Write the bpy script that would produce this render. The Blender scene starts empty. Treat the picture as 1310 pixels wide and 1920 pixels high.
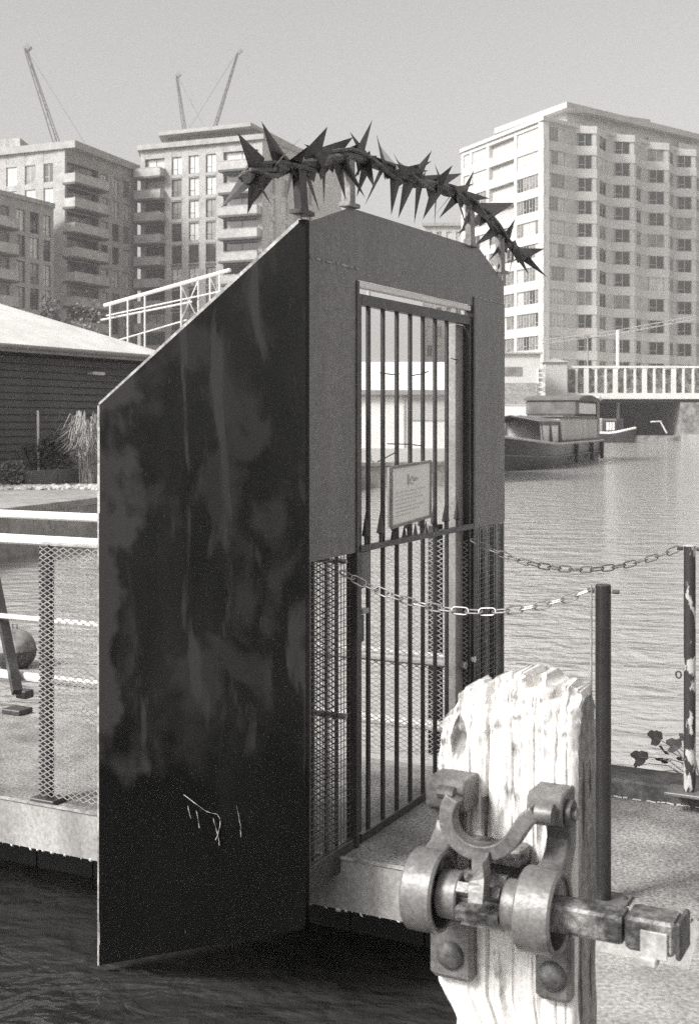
import bpy, math, random
from mathutils import Vector, noise
R = math.radians
S = bpy.context.scene
COL = S.collection
random.seed(7)

# ---------------------------------------------------------------- camera, sky, sun, exposure
F = 2350.0; CU, CV = 655.0, 790.0; EYE = 1.71
cam = bpy.data.cameras.new('camera'); camo = bpy.data.objects.new('camera', cam); COL.objects.link(camo)
camo.location = (0, 0, EYE); camo.rotation_euler = (R(90), 0, 0)
cam.sensor_fit = 'VERTICAL'; cam.sensor_height = 36.0; cam.sensor_width = 36.0 * 1310 / 1920
cam.lens = F / 1920 * 36.0; cam.shift_y = -(960 - CV) / 1920
cam.clip_start = 0.05; cam.clip_end = 3000
cam.dof.use_dof = True; cam.dof.focus_distance = 5.2; cam.dof.aperture_fstop = 9.0
S.camera = camo
SUN_AZ, SUN_EL = 238.0, 38.0; HAZE = 0.0007
w = bpy.data.worlds.new('World'); S.world = w; w.use_nodes = True
nt = w.node_tree; nt.nodes.clear()
sky = nt.nodes.new('ShaderNodeTexSky'); sky.sky_type = 'NISHITA'; sky.sun_disc = False
sky.sun_elevation = R(SUN_EL); sky.sun_rotation = R(SUN_AZ); sky.air_density = 1.6; sky.dust_density = 5.0; sky.ozone_density = 1.0
bw = nt.nodes.new('ShaderNodeRGBToBW'); tint = nt.nodes.new('ShaderNodeVectorMath'); tint.operation = 'SCALE'
tint.inputs[0].default_value = (1.0, 0.99, 0.975)
bg = nt.nodes.new('ShaderNodeBackground'); bg.inputs['Strength'].default_value = 0.10
out = nt.nodes.new('ShaderNodeOutputWorld')
nt.links.new(sky.outputs[0], bw.inputs[0]); nt.links.new(bw.outputs[0], tint.inputs['Scale'])
nt.links.new(tint.outputs[0], bg.inputs['Color']); nt.links.new(bg.outputs[0], out.inputs[0])
sl = bpy.data.lights.new('sun', 'SUN'); so = bpy.data.objects.new('sun', sl); COL.objects.link(so)
sl.energy = 2.3; sl.angle = R(14); sl.color = (1.0, 0.985, 0.965)
sv = Vector((math.sin(R(SUN_AZ)) * math.cos(R(SUN_EL)), math.cos(R(SUN_AZ)) * math.cos(R(SUN_EL)), math.sin(R(SUN_EL))))
so.rotation_euler = (-sv).to_track_quat('-Z', 'Y').to_euler()
S.view_settings.view_transform = 'Standard'; S.view_settings.look = 'None'
S.view_settings.exposure = 1.05; S.view_settings.gamma = 1.0; S.view_settings.use_curve_mapping = False
S.render.engine = 'CYCLES'; S.cycles.use_denoising = False; S.cycles.sample_clamp_indirect = 1.2; S.cycles.max_bounces = 6
S.cycles.transparent_max_bounces = 4; S.cycles.caustics_reflective = False; S.cycles.caustics_refractive = False

# ---------------------------------------------------------------- frames: the lock gate's own axes
AX, AY = -0.171, 4.74
D1 = Vector((0.4535, 0.8912)); W1 = Vector((-0.8912, 0.4535)); GROT = math.atan2(D1.y, D1.x)
def ray(u, v): return Vector(((u - CU) / F, 1.0, (CV - v) / F))
def loc(p):
    q = Vector((p[0] - AX, p[1] - AY)); return Vector((q.dot(D1), q.dot(W1), p[2]))
CL = loc((0, 0, EYE))
def lray(u, v):
    r = ray(u, v); return Vector((r.x * D1.x + r.y * D1.y, r.x * W1.x + r.y * W1.y, r.z))
def onp(u, v, ax, val):
    d = lray(u, v); t = (val - CL[ax]) / d[ax]; return CL + d * t
def onx(u, v, x): return onp(u, v, 0, x)
def ony(u, v, y): return onp(u, v, 1, y)
def onz(u, v, z): return onp(u, v, 2, z)
def at(u, v, Y): r = ray(u, v); return Vector((r.x * Y, Y, EYE + r.z * Y))
def gw(x, y, z=0.0): return Vector((AX + D1.x * x + W1.x * y, AY + D1.y * x + W1.y * y, z))

# ---------------------------------------------------------------- materials (black and white film: greys)
MATS = {}
def grey(v):
    return (v, v * 0.972, v * 0.94, 1.0)
def mat(name, lo, hi=None, rough=0.6, metal=0.0, scale=6.0, stretch=(1, 1, 1), bump=0.0, bscale=None, detail=6.0,
        p0=0.35, p1=0.65, spec=0.5, fine=0.0, fscale=180.0, coord='Object', rvar=0.0):
    m = bpy.data.materials.new(name); m.use_nodes = True; n = m.node_tree; b = n.nodes['Principled BSDF']
    b.inputs['Roughness'].default_value = rough; b.inputs['Metallic'].default_value = metal
    b.inputs['Specular IOR Level'].default_value = spec
    MATS[name] = m
    if hi is None:
        b.inputs['Base Color'].default_value = grey(lo); return m
    tc = n.nodes.new('ShaderNodeTexCoord'); mp = n.nodes.new('ShaderNodeMapping'); mp.inputs['Scale'].default_value = stretch
    n.links.new(tc.outputs[coord], mp.inputs['Vector'])
    nz = n.nodes.new('ShaderNodeTexNoise'); nz.inputs['Scale'].default_value = scale; nz.inputs['Detail'].default_value = detail
    nz.inputs['Roughness'].default_value = 0.62
    n.links.new(mp.outputs[0], nz.inputs['Vector'])
    cr = n.nodes.new('ShaderNodeValToRGB'); cr.color_ramp.elements[0].position = p0; cr.color_ramp.elements[1].position = p1
    cr.color_ramp.elements[0].color = grey(lo); cr.color_ramp.elements[1].color = grey(hi)
    n.links.new(nz.outputs['Fac'], cr.inputs['Fac'])
    colour = cr.outputs['Color']
    if fine:
        n2 = n.nodes.new('ShaderNodeTexNoise'); n2.inputs['Scale'].default_value = fscale; n2.inputs['Detail'].default_value = 3
        n.links.new(tc.outputs[coord], n2.inputs['Vector'])
        mr = n.nodes.new('ShaderNodeMapRange'); mr.inputs[1].default_value = 0.3; mr.inputs[2].default_value = 0.7
        mr.inputs[3].default_value = 1 - fine; mr.inputs[4].default_value = 1 + fine
        n.links.new(n2.outputs['Fac'], mr.inputs[0])
        mx = n.nodes.new('ShaderNodeVectorMath'); mx.operation = 'SCALE'
        n.links.new(colour, mx.inputs[0]); n.links.new(mr.outputs[0], mx.inputs['Scale']); colour = mx.outputs[0]
    n.links.new(colour, b.inputs['Base Color'])
    if rvar:
        r2 = n.nodes.new('ShaderNodeMapRange'); r2.inputs[1].default_value = 0.3; r2.inputs[2].default_value = 0.7
        r2.inputs[3].default_value = rough - rvar; r2.inputs[4].default_value = rough + rvar
        n.links.new(nz.outputs['Fac'], r2.inputs[0]); n.links.new(r2.outputs[0], b.inputs['Roughness'])
    if bump:
        bp = n.nodes.new('ShaderNodeBump'); bp.inputs['Strength'].default_value = 1.0; bp.inputs['Distance'].default_value = bump
        n3 = n.nodes.new('ShaderNodeTexNoise'); n3.inputs['Scale'].default_value = bscale or scale * 3; n3.inputs['Detail'].default_value = 6
        n.links.new(mp.outputs[0], n3.inputs['Vector']); n.links.new(n3.outputs['Fac'], bp.inputs['Height'])
        n.links.new(bp.outputs[0], b.inputs['Normal'])
    return m

def wing_paint():
    # black gloss paint brushed on in patches, with rubbed grey areas and drips
    m = mat('wing_black_paint', 0.0025, 0.007, rough=0.45, scale=2.2, stretch=(1, 1.2, 0.55), p0=0.36, p1=0.70, spec=0.10, fine=0.3, fscale=90, bump=0.0012, bscale=14, rvar=0.1)
    n = m.node_tree; b = n.nodes['Principled BSDF']; src = b.inputs['Base Color'].links[0].from_socket
    tc = n.nodes.new('ShaderNodeTexCoord')
    def layer(scale, stretch, p0, p1, val, src, off):
        mp = n.nodes.new('ShaderNodeMapping'); mp.inputs['Scale'].default_value = stretch; mp.inputs['Location'].default_value = off
        n.links.new(tc.outputs['Object'], mp.inputs['Vector'])
        nz = n.nodes.new('ShaderNodeTexNoise'); nz.inputs['Scale'].default_value = scale; nz.inputs['Detail'].default_value = 5; nz.inputs['Distortion'].default_value = 0.6
        n.links.new(mp.outputs[0], nz.inputs['Vector'])
        mr = n.nodes.new('ShaderNodeMapRange'); mr.inputs[1].default_value = p0; mr.inputs[2].default_value = p1
        n.links.new(nz.outputs['Fac'], mr.inputs[0])
        mx = n.nodes.new('ShaderNodeMix'); mx.data_type = 'RGBA'
        n.links.new(mr.outputs[0], mx.inputs[0]); n.links.new(src, mx.inputs[6]); mx.inputs[7].default_value = grey(val)
        return mx.outputs[2]
    src = layer(3.1, (1, 1.0, 0.7), 0.51, 0.58, 0.013, src, (0, 3.1, 0.4))
    # rubbed, greyer paint along the outer edge
    sx = n.nodes.new('ShaderNodeSeparateXYZ'); n.links.new(tc.outputs['Object'], sx.inputs[0])
    ez = n.nodes.new('ShaderNodeTexNoise'); ez.inputs['Scale'].default_value = 4.5; ez.inputs['Detail'].default_value = 4; n.links.new(tc.outputs['Object'], ez.inputs['Vector'])
    ad = n.nodes.new('ShaderNodeMath'); ad.operation = 'MULTIPLY_ADD'; n.links.new(ez.outputs['Fac'], ad.inputs[0]); ad.inputs[1].default_value = .75; n.links.new(sx.outputs['Y'], ad.inputs[2])
    er = n.nodes.new('ShaderNodeMapRange'); er.inputs[1].default_value = 1.20; er.inputs[2].default_value = 1.27; n.links.new(ad.outputs[0], er.inputs[0])
    em = n.nodes.new('ShaderNodeMix'); em.data_type = 'RGBA'; n.links.new(er.outputs[0], em.inputs[0]); n.links.new(src, em.inputs[6]); em.inputs[7].default_value = grey(.023); src = em.outputs[2]
    src = layer(5.0, (1, 1.6, 0.35), 0.57, 0.64, 0.021, src, (0, 0.7, 1.9))
    # fresh matt black coat low on the plate, with a wavering upper limit
    bz_ = n.nodes.new('ShaderNodeMath'); bz_.operation = 'MULTIPLY_ADD'; n.links.new(ez.outputs['Fac'], bz_.inputs[0]); bz_.inputs[1].default_value = 1.1; n.links.new(sx.outputs['Z'], bz_.inputs[2])
    br_ = n.nodes.new('ShaderNodeMapRange'); br_.inputs[1].default_value = 1.12; br_.inputs[2].default_value = .86; n.links.new(bz_.outputs[0], br_.inputs[0])
    bm2 = n.nodes.new('ShaderNodeMix'); bm2.data_type = 'RGBA'; n.links.new(br_.outputs[0], bm2.inputs[0]); n.links.new(src, bm2.inputs[6]); bm2.inputs[7].default_value = grey(.0012); src = bm2.outputs[2]
    src = layer(38.0, (1, 1, 0.4), 0.735, 0.77, 0.045, src, (0, 0, 0))
    n.links.new(src, b.inputs['Base Color'])
    return m
wing_paint()
mat('plate_paint', 0.065, 0.20, rough=0.34, scale=2.4, stretch=(1.3, 1, 0.5), p0=0.30, p1=0.72, fine=0.22, fscale=45, bump=0.010, bscale=2.2, rvar=0.14)
mat('bar_paint', 0.035, 0.075, rough=0.38, scale=9, stretch=(1, 1, 0.5), p0=0.4, p1=0.75, fine=0.3, fscale=80)
mat('bar_grey', 0.20, 0.30, rough=0.5, scale=9, fine=0.2, fscale=90)
mat('pale_edge', 0.16, 0.45, rough=0.45, scale=12, fine=0.3, fscale=60)
mat('spike_metal', 0.030, 0.07, rough=0.5, scale=8, fine=0.25, fscale=60)
mat('crown_metal', 0.05, 0.16, rough=0.6, scale=14, fine=0.4, fscale=70, bump=0.006, bscale=40)
mat('support_metal', 0.14, 0.30, rough=0.55, scale=8, fine=0.25, fscale=60)
mat('wire', 0.10, 0.22, rough=0.4, scale=30, metal=0.3)
mat('galv', 0.24, 0.42, rough=0.42, scale=14, metal=0.25, fine=0.1)
mat('chain_metal', 0.16, 0.34, rough=0.38, scale=40, metal=0.5)
mat('rail_white', 0.72, 0.82, rough=0.45, scale=5, fine=0.08, fscale=40)
mat('rail_grey', 0.45, 0.62, rough=0.4, scale=6, fine=0.1)
mat('deck', 0.15, 0.31, rough=0.9, scale=3.5, fine=0.5, fscale=70, bump=0.004, bscale=70, spec=0.3)
mat('beam_face', 0.20, 0.40, rough=0.75, scale=3.5, stretch=(1, 1, 0.35), fine=0.2, fscale=60, bump=0.002, bscale=25)
mat('concrete', 0.20, 0.36, rough=0.9, scale=2.5, fine=0.35, fscale=60, bump=0.003, bscale=60, spec=0.3)
mat('ground_pale', 0.26, 0.36, rough=0.95, scale=0.6, fine=0.2, fscale=8, spec=0.2)
mat('gravel', 0.30, 0.62, rough=0.95, scale=7, p0=0.4, p1=0.6, spec=0.2)
mat('dark_timber', 0.006, 0.016, rough=0.7, scale=4, stretch=(1, 1, 0.3), fine=0.3)
mat('kerb_dark', 0.05, 0.13, rough=0.7, scale=6, fine=0.35, fscale=40, bump=0.004, bscale=30)
mat('chip_white', 0.5, 0.75, rough=0.7, scale=20)
mat('pole_black', 0.018, 0.030, rough=0.28, scale=8, fine=0.2)
mat('pole_flaked', 0.035, 0.50, rough=0.6, scale=16, stretch=(1, 1, 0.45), p0=0.53, p1=0.57, bump=0.002, bscale=40)
mat('iron', 0.045, 0.17, rough=0.45, scale=7, metal=0.25, fine=0.22, fscale=120, bump=0.0018, bscale=60, p0=0.30, p1=0.50)
mat('iron_dark', 0.05, 0.12, rough=0.55, scale=14, metal=0.3, fine=0.35, fscale=70, bump=0.003, bscale=60)
mat('spindle_metal', 0.05, 0.24, rough=0.5, scale=16, metal=0.3, fine=0.4, fscale=90, p0=0.40, p1=0.58, bump=0.004, bscale=70)
mat('post_white', 0.18, 0.68, rough=0.85, scale=24, stretch=(1, 1.3, 0.34), p0=0.29, p1=0.39, fine=0.14, fscale=90, bump=0.003, bscale=44, spec=0.3)
mat('post_bare', 0.16, 0.36, rough=0.85, scale=18, stretch=(1.5, 1.5, 0.16), fine=0.3, fscale=60, bump=0.004, bscale=40, spec=0.2)
mat('sign_white', 0.80, 0.86, rough=0.35, scale=4)
mat('sign_print', 0.48)
mat('sign_line', 0.62)
mat('leaf', 0.05, 0.11, rough=0.55, scale=30)
mat('leaf_pale', 0.12, 0.26, rough=0.7, scale=3, coord='Object')
mat('stem', 0.14, 0.22, rough=0.8, scale=20)
mat('grass_pale', 0.22, 0.42, rough=0.8, scale=3)
mat('cladding', 0.070, 0.115, rough=0.75, scale=2, stretch=(0.3, 1, 3), fine=0.25, fscale=14)
mat('roof_white', 0.60, 0.74, rough=0.7, scale=1.2, fine=0.08, fscale=10)
mat('fascia', 0.22, 0.30, rough=0.7, scale=3)
mat('planter', 0.13, 0.18, rough=0.7, scale=2)
mat('wall_white', 0.66, 0.76, rough=0.7, scale=0.8)
mat('panel_grey', 0.42, 0.48, rough=0.6, scale=1)
mat('brick_grey', 0.27, 0.40, rough=0.85, scale=0.8, fine=0.25, fscale=5)
mat('brick_mid', 0.30, 0.43, rough=0.85, scale=0.7, fine=0.25, fscale=5)
mat('brick_dark', 0.24, 0.34, rough=0.85, scale=0.7, fine=0.3, fscale=5)
mat('stone_pale', 0.42, 0.52, rough=0.8, scale=0.4, fine=0.08, fscale=4)
mat('stone_white', 0.50, 0.60, rough=0.75, scale=0.4, fine=0.06, fscale=4)
mat('slab_dark', 0.06, 0.10, rough=0.7, scale=1)
mat('slab_mid', 0.28, 0.36, rough=0.7, scale=1)
mat('rail_panel', 0.30, 0.44, rough=0.35, scale=1)
mat('frame_dark', 0.05); mat('frame_pale', 0.5)
mat('glass_dark', 0.05, rough=0.06, spec=0.9); mat('glass_mid', 0.12, 0.3, rough=0.08, scale=0.6, spec=0.9)
mat('curtain', 0.45, 0.65, rough=0.2, scale=0.9, spec=0.9)
mat('crane_steel', 0.10, 0.16, rough=0.6, scale=0.5)
mat('hull_black', 0.014, 0.035, rough=0.35, scale=1.5, fine=0.2)
mat('hull_side', 0.10, 0.16, rough=0.5, scale=1.2)
mat('cabin_grey', 0.38, 0.56, rough=0.5, scale=1.2, stretch=(1, 1, .4))
mat('canvas', 0.10, 0.18, rough=0.85, scale=1.5)
mat('boat_white', 0.7, 0.8, rough=0.45, scale=2)
mat('bridge_white', 0.62, 0.74, rough=0.6, scale=1)
mat('bridge_infill', 0.10, 0.42, rough=0.8, scale=1.6, p0=0.4, p1=0.62)
mat('bridge_dark', 0.02, 0.05, rough=0.9, scale=1)  # near-black colour stands in for the shade beneath the span
mat('stone_rough', 0.12, 0.34, rough=0.95, scale=1.5, bump=0.05, bscale=2.5)
mat('mast_grey', 0.34, 0.42, rough=0.6, scale=2)
mat('buoy_white', 0.08, 0.34, rough=0.6, scale=8); mat('buoy_dark', 0.03, 0.1, rough=0.7, scale=20)

def water_mat(name, base, s1, d1, s2, d2):
    m = bpy.data.materials.new(name); m.use_nodes = True; n = m.node_tree; b = n.nodes['Principled BSDF']; MATS[name] = m
    b.inputs['Base Color'].default_value = grey(base); b.inputs['Roughness'].default_value = 0.06; b.inputs['IOR'].default_value = 1.333
    tc = n.nodes.new('ShaderNodeTexCoord'); prev = None
    for sc, ds, st in ((s1, d1, (1, 1.5, 1)), (s2, d2, (1, 1.25, 1))):
        mp = n.nodes.new('ShaderNodeMapping'); mp.inputs['Scale'].default_value = st; mp.inputs['Rotation'].default_value = (0, 0, 0.35)
        n.links.new(tc.outputs['Object'], mp.inputs['Vector'])
        nz = n.nodes.new('ShaderNodeTexNoise'); nz.inputs['Scale'].default_value = sc; nz.inputs['Detail'].default_value = 3; nz.inputs['Distortion'].default_value = 0.4
        n.links.new(mp.outputs[0], nz.inputs['Vector'])
        bp = n.nodes.new('ShaderNodeBump'); bp.inputs['Strength'].default_value = 1.0; bp.inputs['Distance'].default_value = ds
        n.links.new(nz.outputs['Fac'], bp.inputs['Height'])
        if prev: n.links.new(prev, bp.inputs['Normal'])
        prev = bp.outputs[0]
    n.links.new(prev, b.inputs['Normal'])
water_mat('canal_water', 0.38, 1.3, 0.09, 5.0, 0.035)  # paler copy of the lock water: bright sky glare put into the base
water_mat('lock_water', 0.032, 2.0, 0.10, 7.0, 0.03)  # darker copy: chamber shade and dark reflections put into the base

# ---------------------------------------------------------------- mesh helpers
class MB:
    def __init__(s): s.v = []; s.f = []; s.m = []
    def add(s, vs, fs, mi=0):
        o = len(s.v); s.v += [tuple(p) for p in vs]
        for f in fs: s.f.append(tuple(i + o for i in f)); s.m.append(mi)
        return s
    def box(s, x0, x1, y0, y1, z0, z1, mi=0):
        vs = [(x, y, z) for x in (x0, x1) for y in (y0, y1) for z in (z0, z1)]
        return s.add(vs, [(0, 1, 3, 2), (4, 6, 7, 5), (0, 4, 5, 1), (2, 3, 7, 6), (0, 2, 6, 4), (1, 5, 7, 3)], mi)
    def bbox(s, x0, x1, y0, y1, z0, z1, b=0.004, mi=0):
        # box with chamfered vertical and top edges: an octagon-profile prism with a bevelled cap
        b = min(b, (x1 - x0) * .3, (y1 - y0) * .3, (z1 - z0) * .3)
        def ring(z, i):
            a = i
            return [(x0 + b + a, y0 + a, z), (x1 - b - a, y0 + a, z), (x1 - a, y0 + b + a, z), (x1 - a, y1 - b - a, z),
                    (x1 - b - a, y1 - a, z), (x0 + b + a, y1 - a, z), (x0 + a, y1 - b - a, z), (x0 + a, y0 + b + a, z)]
        rs = ring(z0, b * .6) + ring(z0 + b, 0) + ring(z1 - b, 0) + ring(z1, b * .6)
        fs = [tuple(range(7, -1, -1)), tuple(range(24, 32))]
        for k in range(3):
            for i in range(8): fs.append((k * 8 + i, k * 8 + (i + 1) % 8, (k + 1) * 8 + (i + 1) % 8, (k + 1) * 8 + i))
        return s.add(rs, fs, mi)
    def bar(s, p, q, w, h, up=(0, 0, 1), mi=0):
        p = Vector(p); q = Vector(q); d = (q - p).normalized(); u = Vector(up)
        if abs(d.dot(u)) > .99: u = Vector((1, 0, 0))
        a = d.cross(u).normalized(); c = a.cross(d).normalized(); vs = []
        for e in (p, q):
            for i, j in ((-1, -1), (1, -1), (1, 1), (-1, 1)): vs.append(e + a * (i * w / 2) + c * (j * h / 2))
        return s.add(vs, [(3, 2, 1, 0), (4, 5, 6, 7), (0, 1, 5, 4), (1, 2, 6, 5), (2, 3, 7, 6), (3, 0, 4, 7)], mi)
    def tube(s, pts, r, n=8, closed=False, mi=0, caps=True):
        pts = [Vector(p) for p in pts]; N = len(pts)
        rs = r if isinstance(r, (list, tuple)) else [r] * N
        vs = []; ref = None
        for i, p in enumerate(pts):
            if closed: d = pts[(i + 1) % N] - pts[i - 1]
            else: d = pts[min(i + 1, N - 1)] - pts[max(i - 1, 0)]
            d.normalize()
            if ref is None:
                ref = Vector((0, 0, 1)) if abs(d.z) < .9 else Vector((1, 0, 0))
            a = (ref - d * ref.dot(d)).normalized(); ref = a; c = d.cross(a)
            for k in range(n):
                t = 2 * math.pi * (k + .5) / n; vs.append(p + (a * math.cos(t) + c * math.sin(t)) * rs[i])
        fs = []
        for i in range(N if closed else N - 1):
            j = (i + 1) % N
            for k in range(n): fs.append((i * n + k, i * n + (k + 1) % n, j * n + (k + 1) % n, j * n + k))
        if caps and not closed:
            fs.append(tuple(range(n - 1, -1, -1))); fs.append(tuple(range((N - 1) * n, N * n)))
        return s.add(vs, fs, mi)
    def prism(s, poly, ext, mi=0):
        poly = [Vector(p) for p in poly]; ext = Vector(ext); n = len(poly)
        vs = poly + [p + ext for p in poly]
        fs = [tuple(range(n - 1, -1, -1)), tuple(range(n, 2 * n))] + [(i, (i + 1) % n, n + (i + 1) % n, n + i) for i in range(n)]
        return s.add(vs, fs, mi)
    def lathe_y(s, cx, cz, prof, n=36, mi=0):
        vs = []; fs = []; m = len(prof)
        for y, r in prof:
            for k in range(n):
                t = 2 * math.pi * k / n; vs.append((cx + r * math.cos(t), y, cz + r * math.sin(t)))
        for i in range(m - 1):
            for k in range(n): fs.append((i * n + k, i * n + (k + 1) % n, (i + 1) * n + (k + 1) % n, (i + 1) * n + k))
        fs.append(tuple(range(n))); fs.append(tuple(range((m - 1) * n, m * n)))
        return s.add(vs, fs, mi)
    def dome(s, c, r, axis, n=12, rings=4, flat=.7, mi=0):
        c = Vector(c); d = Vector(axis).normalized(); a = d.orthogonal().normalized(); e = d.cross(a); vs = []
        for i in range(rings):
            t = (math.pi / 2) * i / rings
            for k in range(n):
                ph = 2 * math.pi * k / n
                vs.append(c + (a * math.cos(ph) + e * math.sin(ph)) * r * math.cos(t) + d * r * flat * math.sin(t))
        vs.append(c + d * r * flat); fs = []
        for i in range(rings - 1):
            for k in range(n): fs.append((i * n + k, i * n + (k + 1) % n, (i + 1) * n + (k + 1) % n, (i + 1) * n + k))
        for k in range(n): fs.append(((rings - 1) * n + k, (rings - 1) * n + (k + 1) % n, rings * n))
        return s.add(vs, fs, mi)
    def mesh(s, name, mats, smooth=False):
        me = bpy.data.meshes.new(name); me.from_pydata(s.v, [], s.f); me.update()
        for m in (mats if isinstance(mats, (list, tuple)) else [mats]): me.materials.append(MATS[m])
        for p, mi in zip(me.polygons, s.m): p.material_index = mi; p.use_smooth = smooth
        import bmesh
        b = bmesh.new(); b.from_mesh(me); bmesh.ops.recalc_face_normals(b, faces=b.faces); b.to_mesh(me); b.free()
        if smooth:
            try: me.set_sharp_from_angle(angle=R(35))
            except Exception: pass
        return me
    def build(s, name, mats, parent=None, smooth=False, loc=None, rot=None):
        return link(name, s.mesh(name, mats, smooth), parent, loc, rot)
def link(name, me, parent=None, loc=None, rot=None):
    o = bpy.data.objects.new(name, me); COL.objects.link(o)
    if parent: o.parent = parent
    if loc is not None: o.location = loc
    if rot is not None: o.rotation_euler = rot if isinstance(rot, tuple) else (0, 0, rot)
    return o
def tag(o, label, cat, group=None):
    o['label'] = label; o['category'] = cat
    if group: o['group'] = group
    return o
def thing(name, label, cat, loc=(0, 0, 0), rotz=0.0, group=None):
    o = bpy.data.objects.new(name, None); COL.objects.link(o); o.empty_display_size = .2
    o.location = loc; o.rotation_euler = (0, 0, rotz); return tag(o, label, cat, group)
def structure(o): o['kind'] = 'structure'; return o
def stuff(o): o['kind'] = 'stuff'; return o
def gthing(name, label, cat, group=None): return thing(name, label, cat, (AX, AY, 0), GROT, group)
def bent(o):
    return o

WZ = -0.60       # canal level
DZ = -0.03       # walkway level
NX, FX = 0.30, 1.70   # near and far edge of the walkway, in gate axes

# ---------------------------------------------------------------- ground, banks, water
def sheet(name, poly, z, depth, m, m2=None):
    b = MB(); b.prism([(p[0], p[1], z - depth) for p in poly], (0, 0, depth))
    return structure(b.build(name, [m]))
land = [(-20, -8), (-6.4, 18.4), (-4.75, 23.7), (0.1, 43.2), (3.75, 44.6), (5.2, 60), (12.2, 79), (22.6, 143), (22.6, 215), (38.6, 215),
        (38.6, 143), (40, 100), (60, 60), (500, 60), (1500, 1600), (-1500, 1600), (-900, -8)]
sheet('ground', land, 0.2, 4.0, 'ground_pale')
b = MB()
for p, q in zip(land[0:8], land[1:9]):
    P = Vector((*p, .22)); Q = Vector((*q, .22)); d = (Q - P).normalized(); nrm = Vector((-d.y, d.x, 0))
    L = (Q - P).length; k = max(1, int(L / 2.2)) if L < 60 else 1
    b.bar(P + nrm * .2 , Q + nrm * .2, .55, .12)
structure(b.build('quay_coping', ['concrete']))
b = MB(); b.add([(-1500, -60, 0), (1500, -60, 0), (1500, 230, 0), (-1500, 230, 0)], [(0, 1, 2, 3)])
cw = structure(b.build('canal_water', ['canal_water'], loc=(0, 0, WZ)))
# lock chamber water on the near side of the gate lies a touch higher than the canal sheet
g = lambda x, y: gw(x, y)[:2]
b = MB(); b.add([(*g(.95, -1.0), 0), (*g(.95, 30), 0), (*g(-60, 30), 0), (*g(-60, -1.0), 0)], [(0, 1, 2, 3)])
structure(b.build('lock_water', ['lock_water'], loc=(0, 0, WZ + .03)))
# near lockside: low ledge beside the gate and the higher coping the photographer stands on
ledge = [gw(x, y) for x, y in ((NX, -.82), (-.4, -.93), (-1.76, -1.22), (-4, -1.7), (-9, -2.6), (-9, -40), (9, -40), (9, -1.46), (NX, -1.46))]
b = MB(); b.prism([(p.x, p.y, -4) for p in ledge], (0, 0, 3.8)); structure(b.build('lockside_ledge', ['concrete']))
up = [gw(x, y) for x, y in ((8, -1.43), (FX + .2, -1.43), (NX, -1.415), (-1.2, -1.56), (-1.76, -1.66), (-9, -3.4), (-9, -40), (8.5, -40))]  # ledge and coping extended unseen behind the camera to bounce light on the gate
b = MB(); b.prism([(p.x, p.y, -.9) for p in up], (0, 0, .9 + DZ - .006)); structure(b.build('lockside_coping', ['concrete']))

# ---------------------------------------------------------------- lock gate with its walkway
lg = gthing('lock_gate', 'pale walkway beam of the lock gate spanning the dark water', 'lock gate')
MB().box(NX, FX - .1, -1.40, 9.0, DZ - .05, DZ).build('deck', ['deck'], lg)
MB().box(NX - .012, NX + .14, -1.41, 9.0, -.235, DZ - .004).build('beam', ['beam_face'], lg)
b = MB()
random.seed(3); y = -.8
while y < 9:
    L = random.uniform(.004, .03); b.dome((NX - .008, y, -.236 - random.uniform(0, .004)), L * .45, (random.uniform(-1, 0), random.uniform(-.5, .5), -.4), 6, 2, .6); y += L + random.uniform(0, .05)
stuff(b.build('crust', ['chip_white'], lg))
MB().box(NX - .02, NX - .002, -1.38, 9, DZ - .002, DZ + .006).build('edge_trim', ['pale_edge'], lg)
MB().box(FX - .1, FX - .02, -1.4, 9, -.3, DZ - .001).build('far_beam', ['beam_face'], lg)
for k in range(28):
    MB().box(.85, 1.05, -1.2 + k * .36, -1.2 + k * .36 + .352, -3, -.236).build('plank', ['dark_timber'], lg)
kb = gthing('kerb_rail', 'dark chipped kerb along the far edge of the walkway landing', 'kerb')
MB().bbox(FX - .12, FX + .12, -4.5, -.02, -.34, .055, .012).build('rail', ['kerb_dark'], kb)
b = MB(); random.seed(5); y = -3.0
while y < -.05:
    L = random.uniform(.008, .05); b.bar((FX - .121, y, DZ + random.uniform(.002, .009)), (FX - .121, y + L, DZ + random.uniform(.002, .009)), .008, random.uniform(.003, .008)); y += L * random.uniform(.8, 1.6)
stuff(b.build('chipped_edge', ['chip_white'], kb))

# ---------------------------------------------------------------- expanded mesh and rails
def expanded(b, o, eu, ev, nu, nv, pu, pv, t, th, sag=0.0):
    # diamond mesh in the plane (eu, ev) from corner o: strands as thin flat bars
    o = Vector(o); eu = Vector(eu); ev = Vector(ev); nn = eu.cross(ev).normalized()
    for j in range(nv):
        for i in range(nu):
            base = o + eu * (pu * (i + (.5 if j % 2 else 0))) + ev * (pv * j)
            for s in (-1, 1):
                if (i == 0 and s < 0 and not j % 2) or (i == nu - 1 and s > 0 and j % 2): continue
                q = base + eu * (s * pu * .5) + ev * pv
                d = (q - base).normalized(); a = d.cross(nn) * (t / 2)
                base2 = base + nn * th; q2 = q + nn * th
                b.add([base - a, base + a, q + a, q - a, base2 - a, base2 + a, q2 + a, q2 - a],
                      [(0, 1, 2, 3), (7, 6, 5, 4), (0, 3, 7, 4), (1, 5, 6, 2)])
yl = onx(72, 1300, NX + .02).y
fz = 1.145
nf = gthing('mesh_fence', 'diamond mesh fence panel standing on the walkway left of the dark steel plate', 'fence')
b = MB(); nv = int(fz / .0125)
expanded(b, (NX + .02, .02, .0), (0, 1, 0), (0, 0, 1), int((yl + .02) / .046), nv, .046, .0125, .0042, .002)
stuff(b.build('diamond_mesh', ['galv'], nf))
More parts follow.
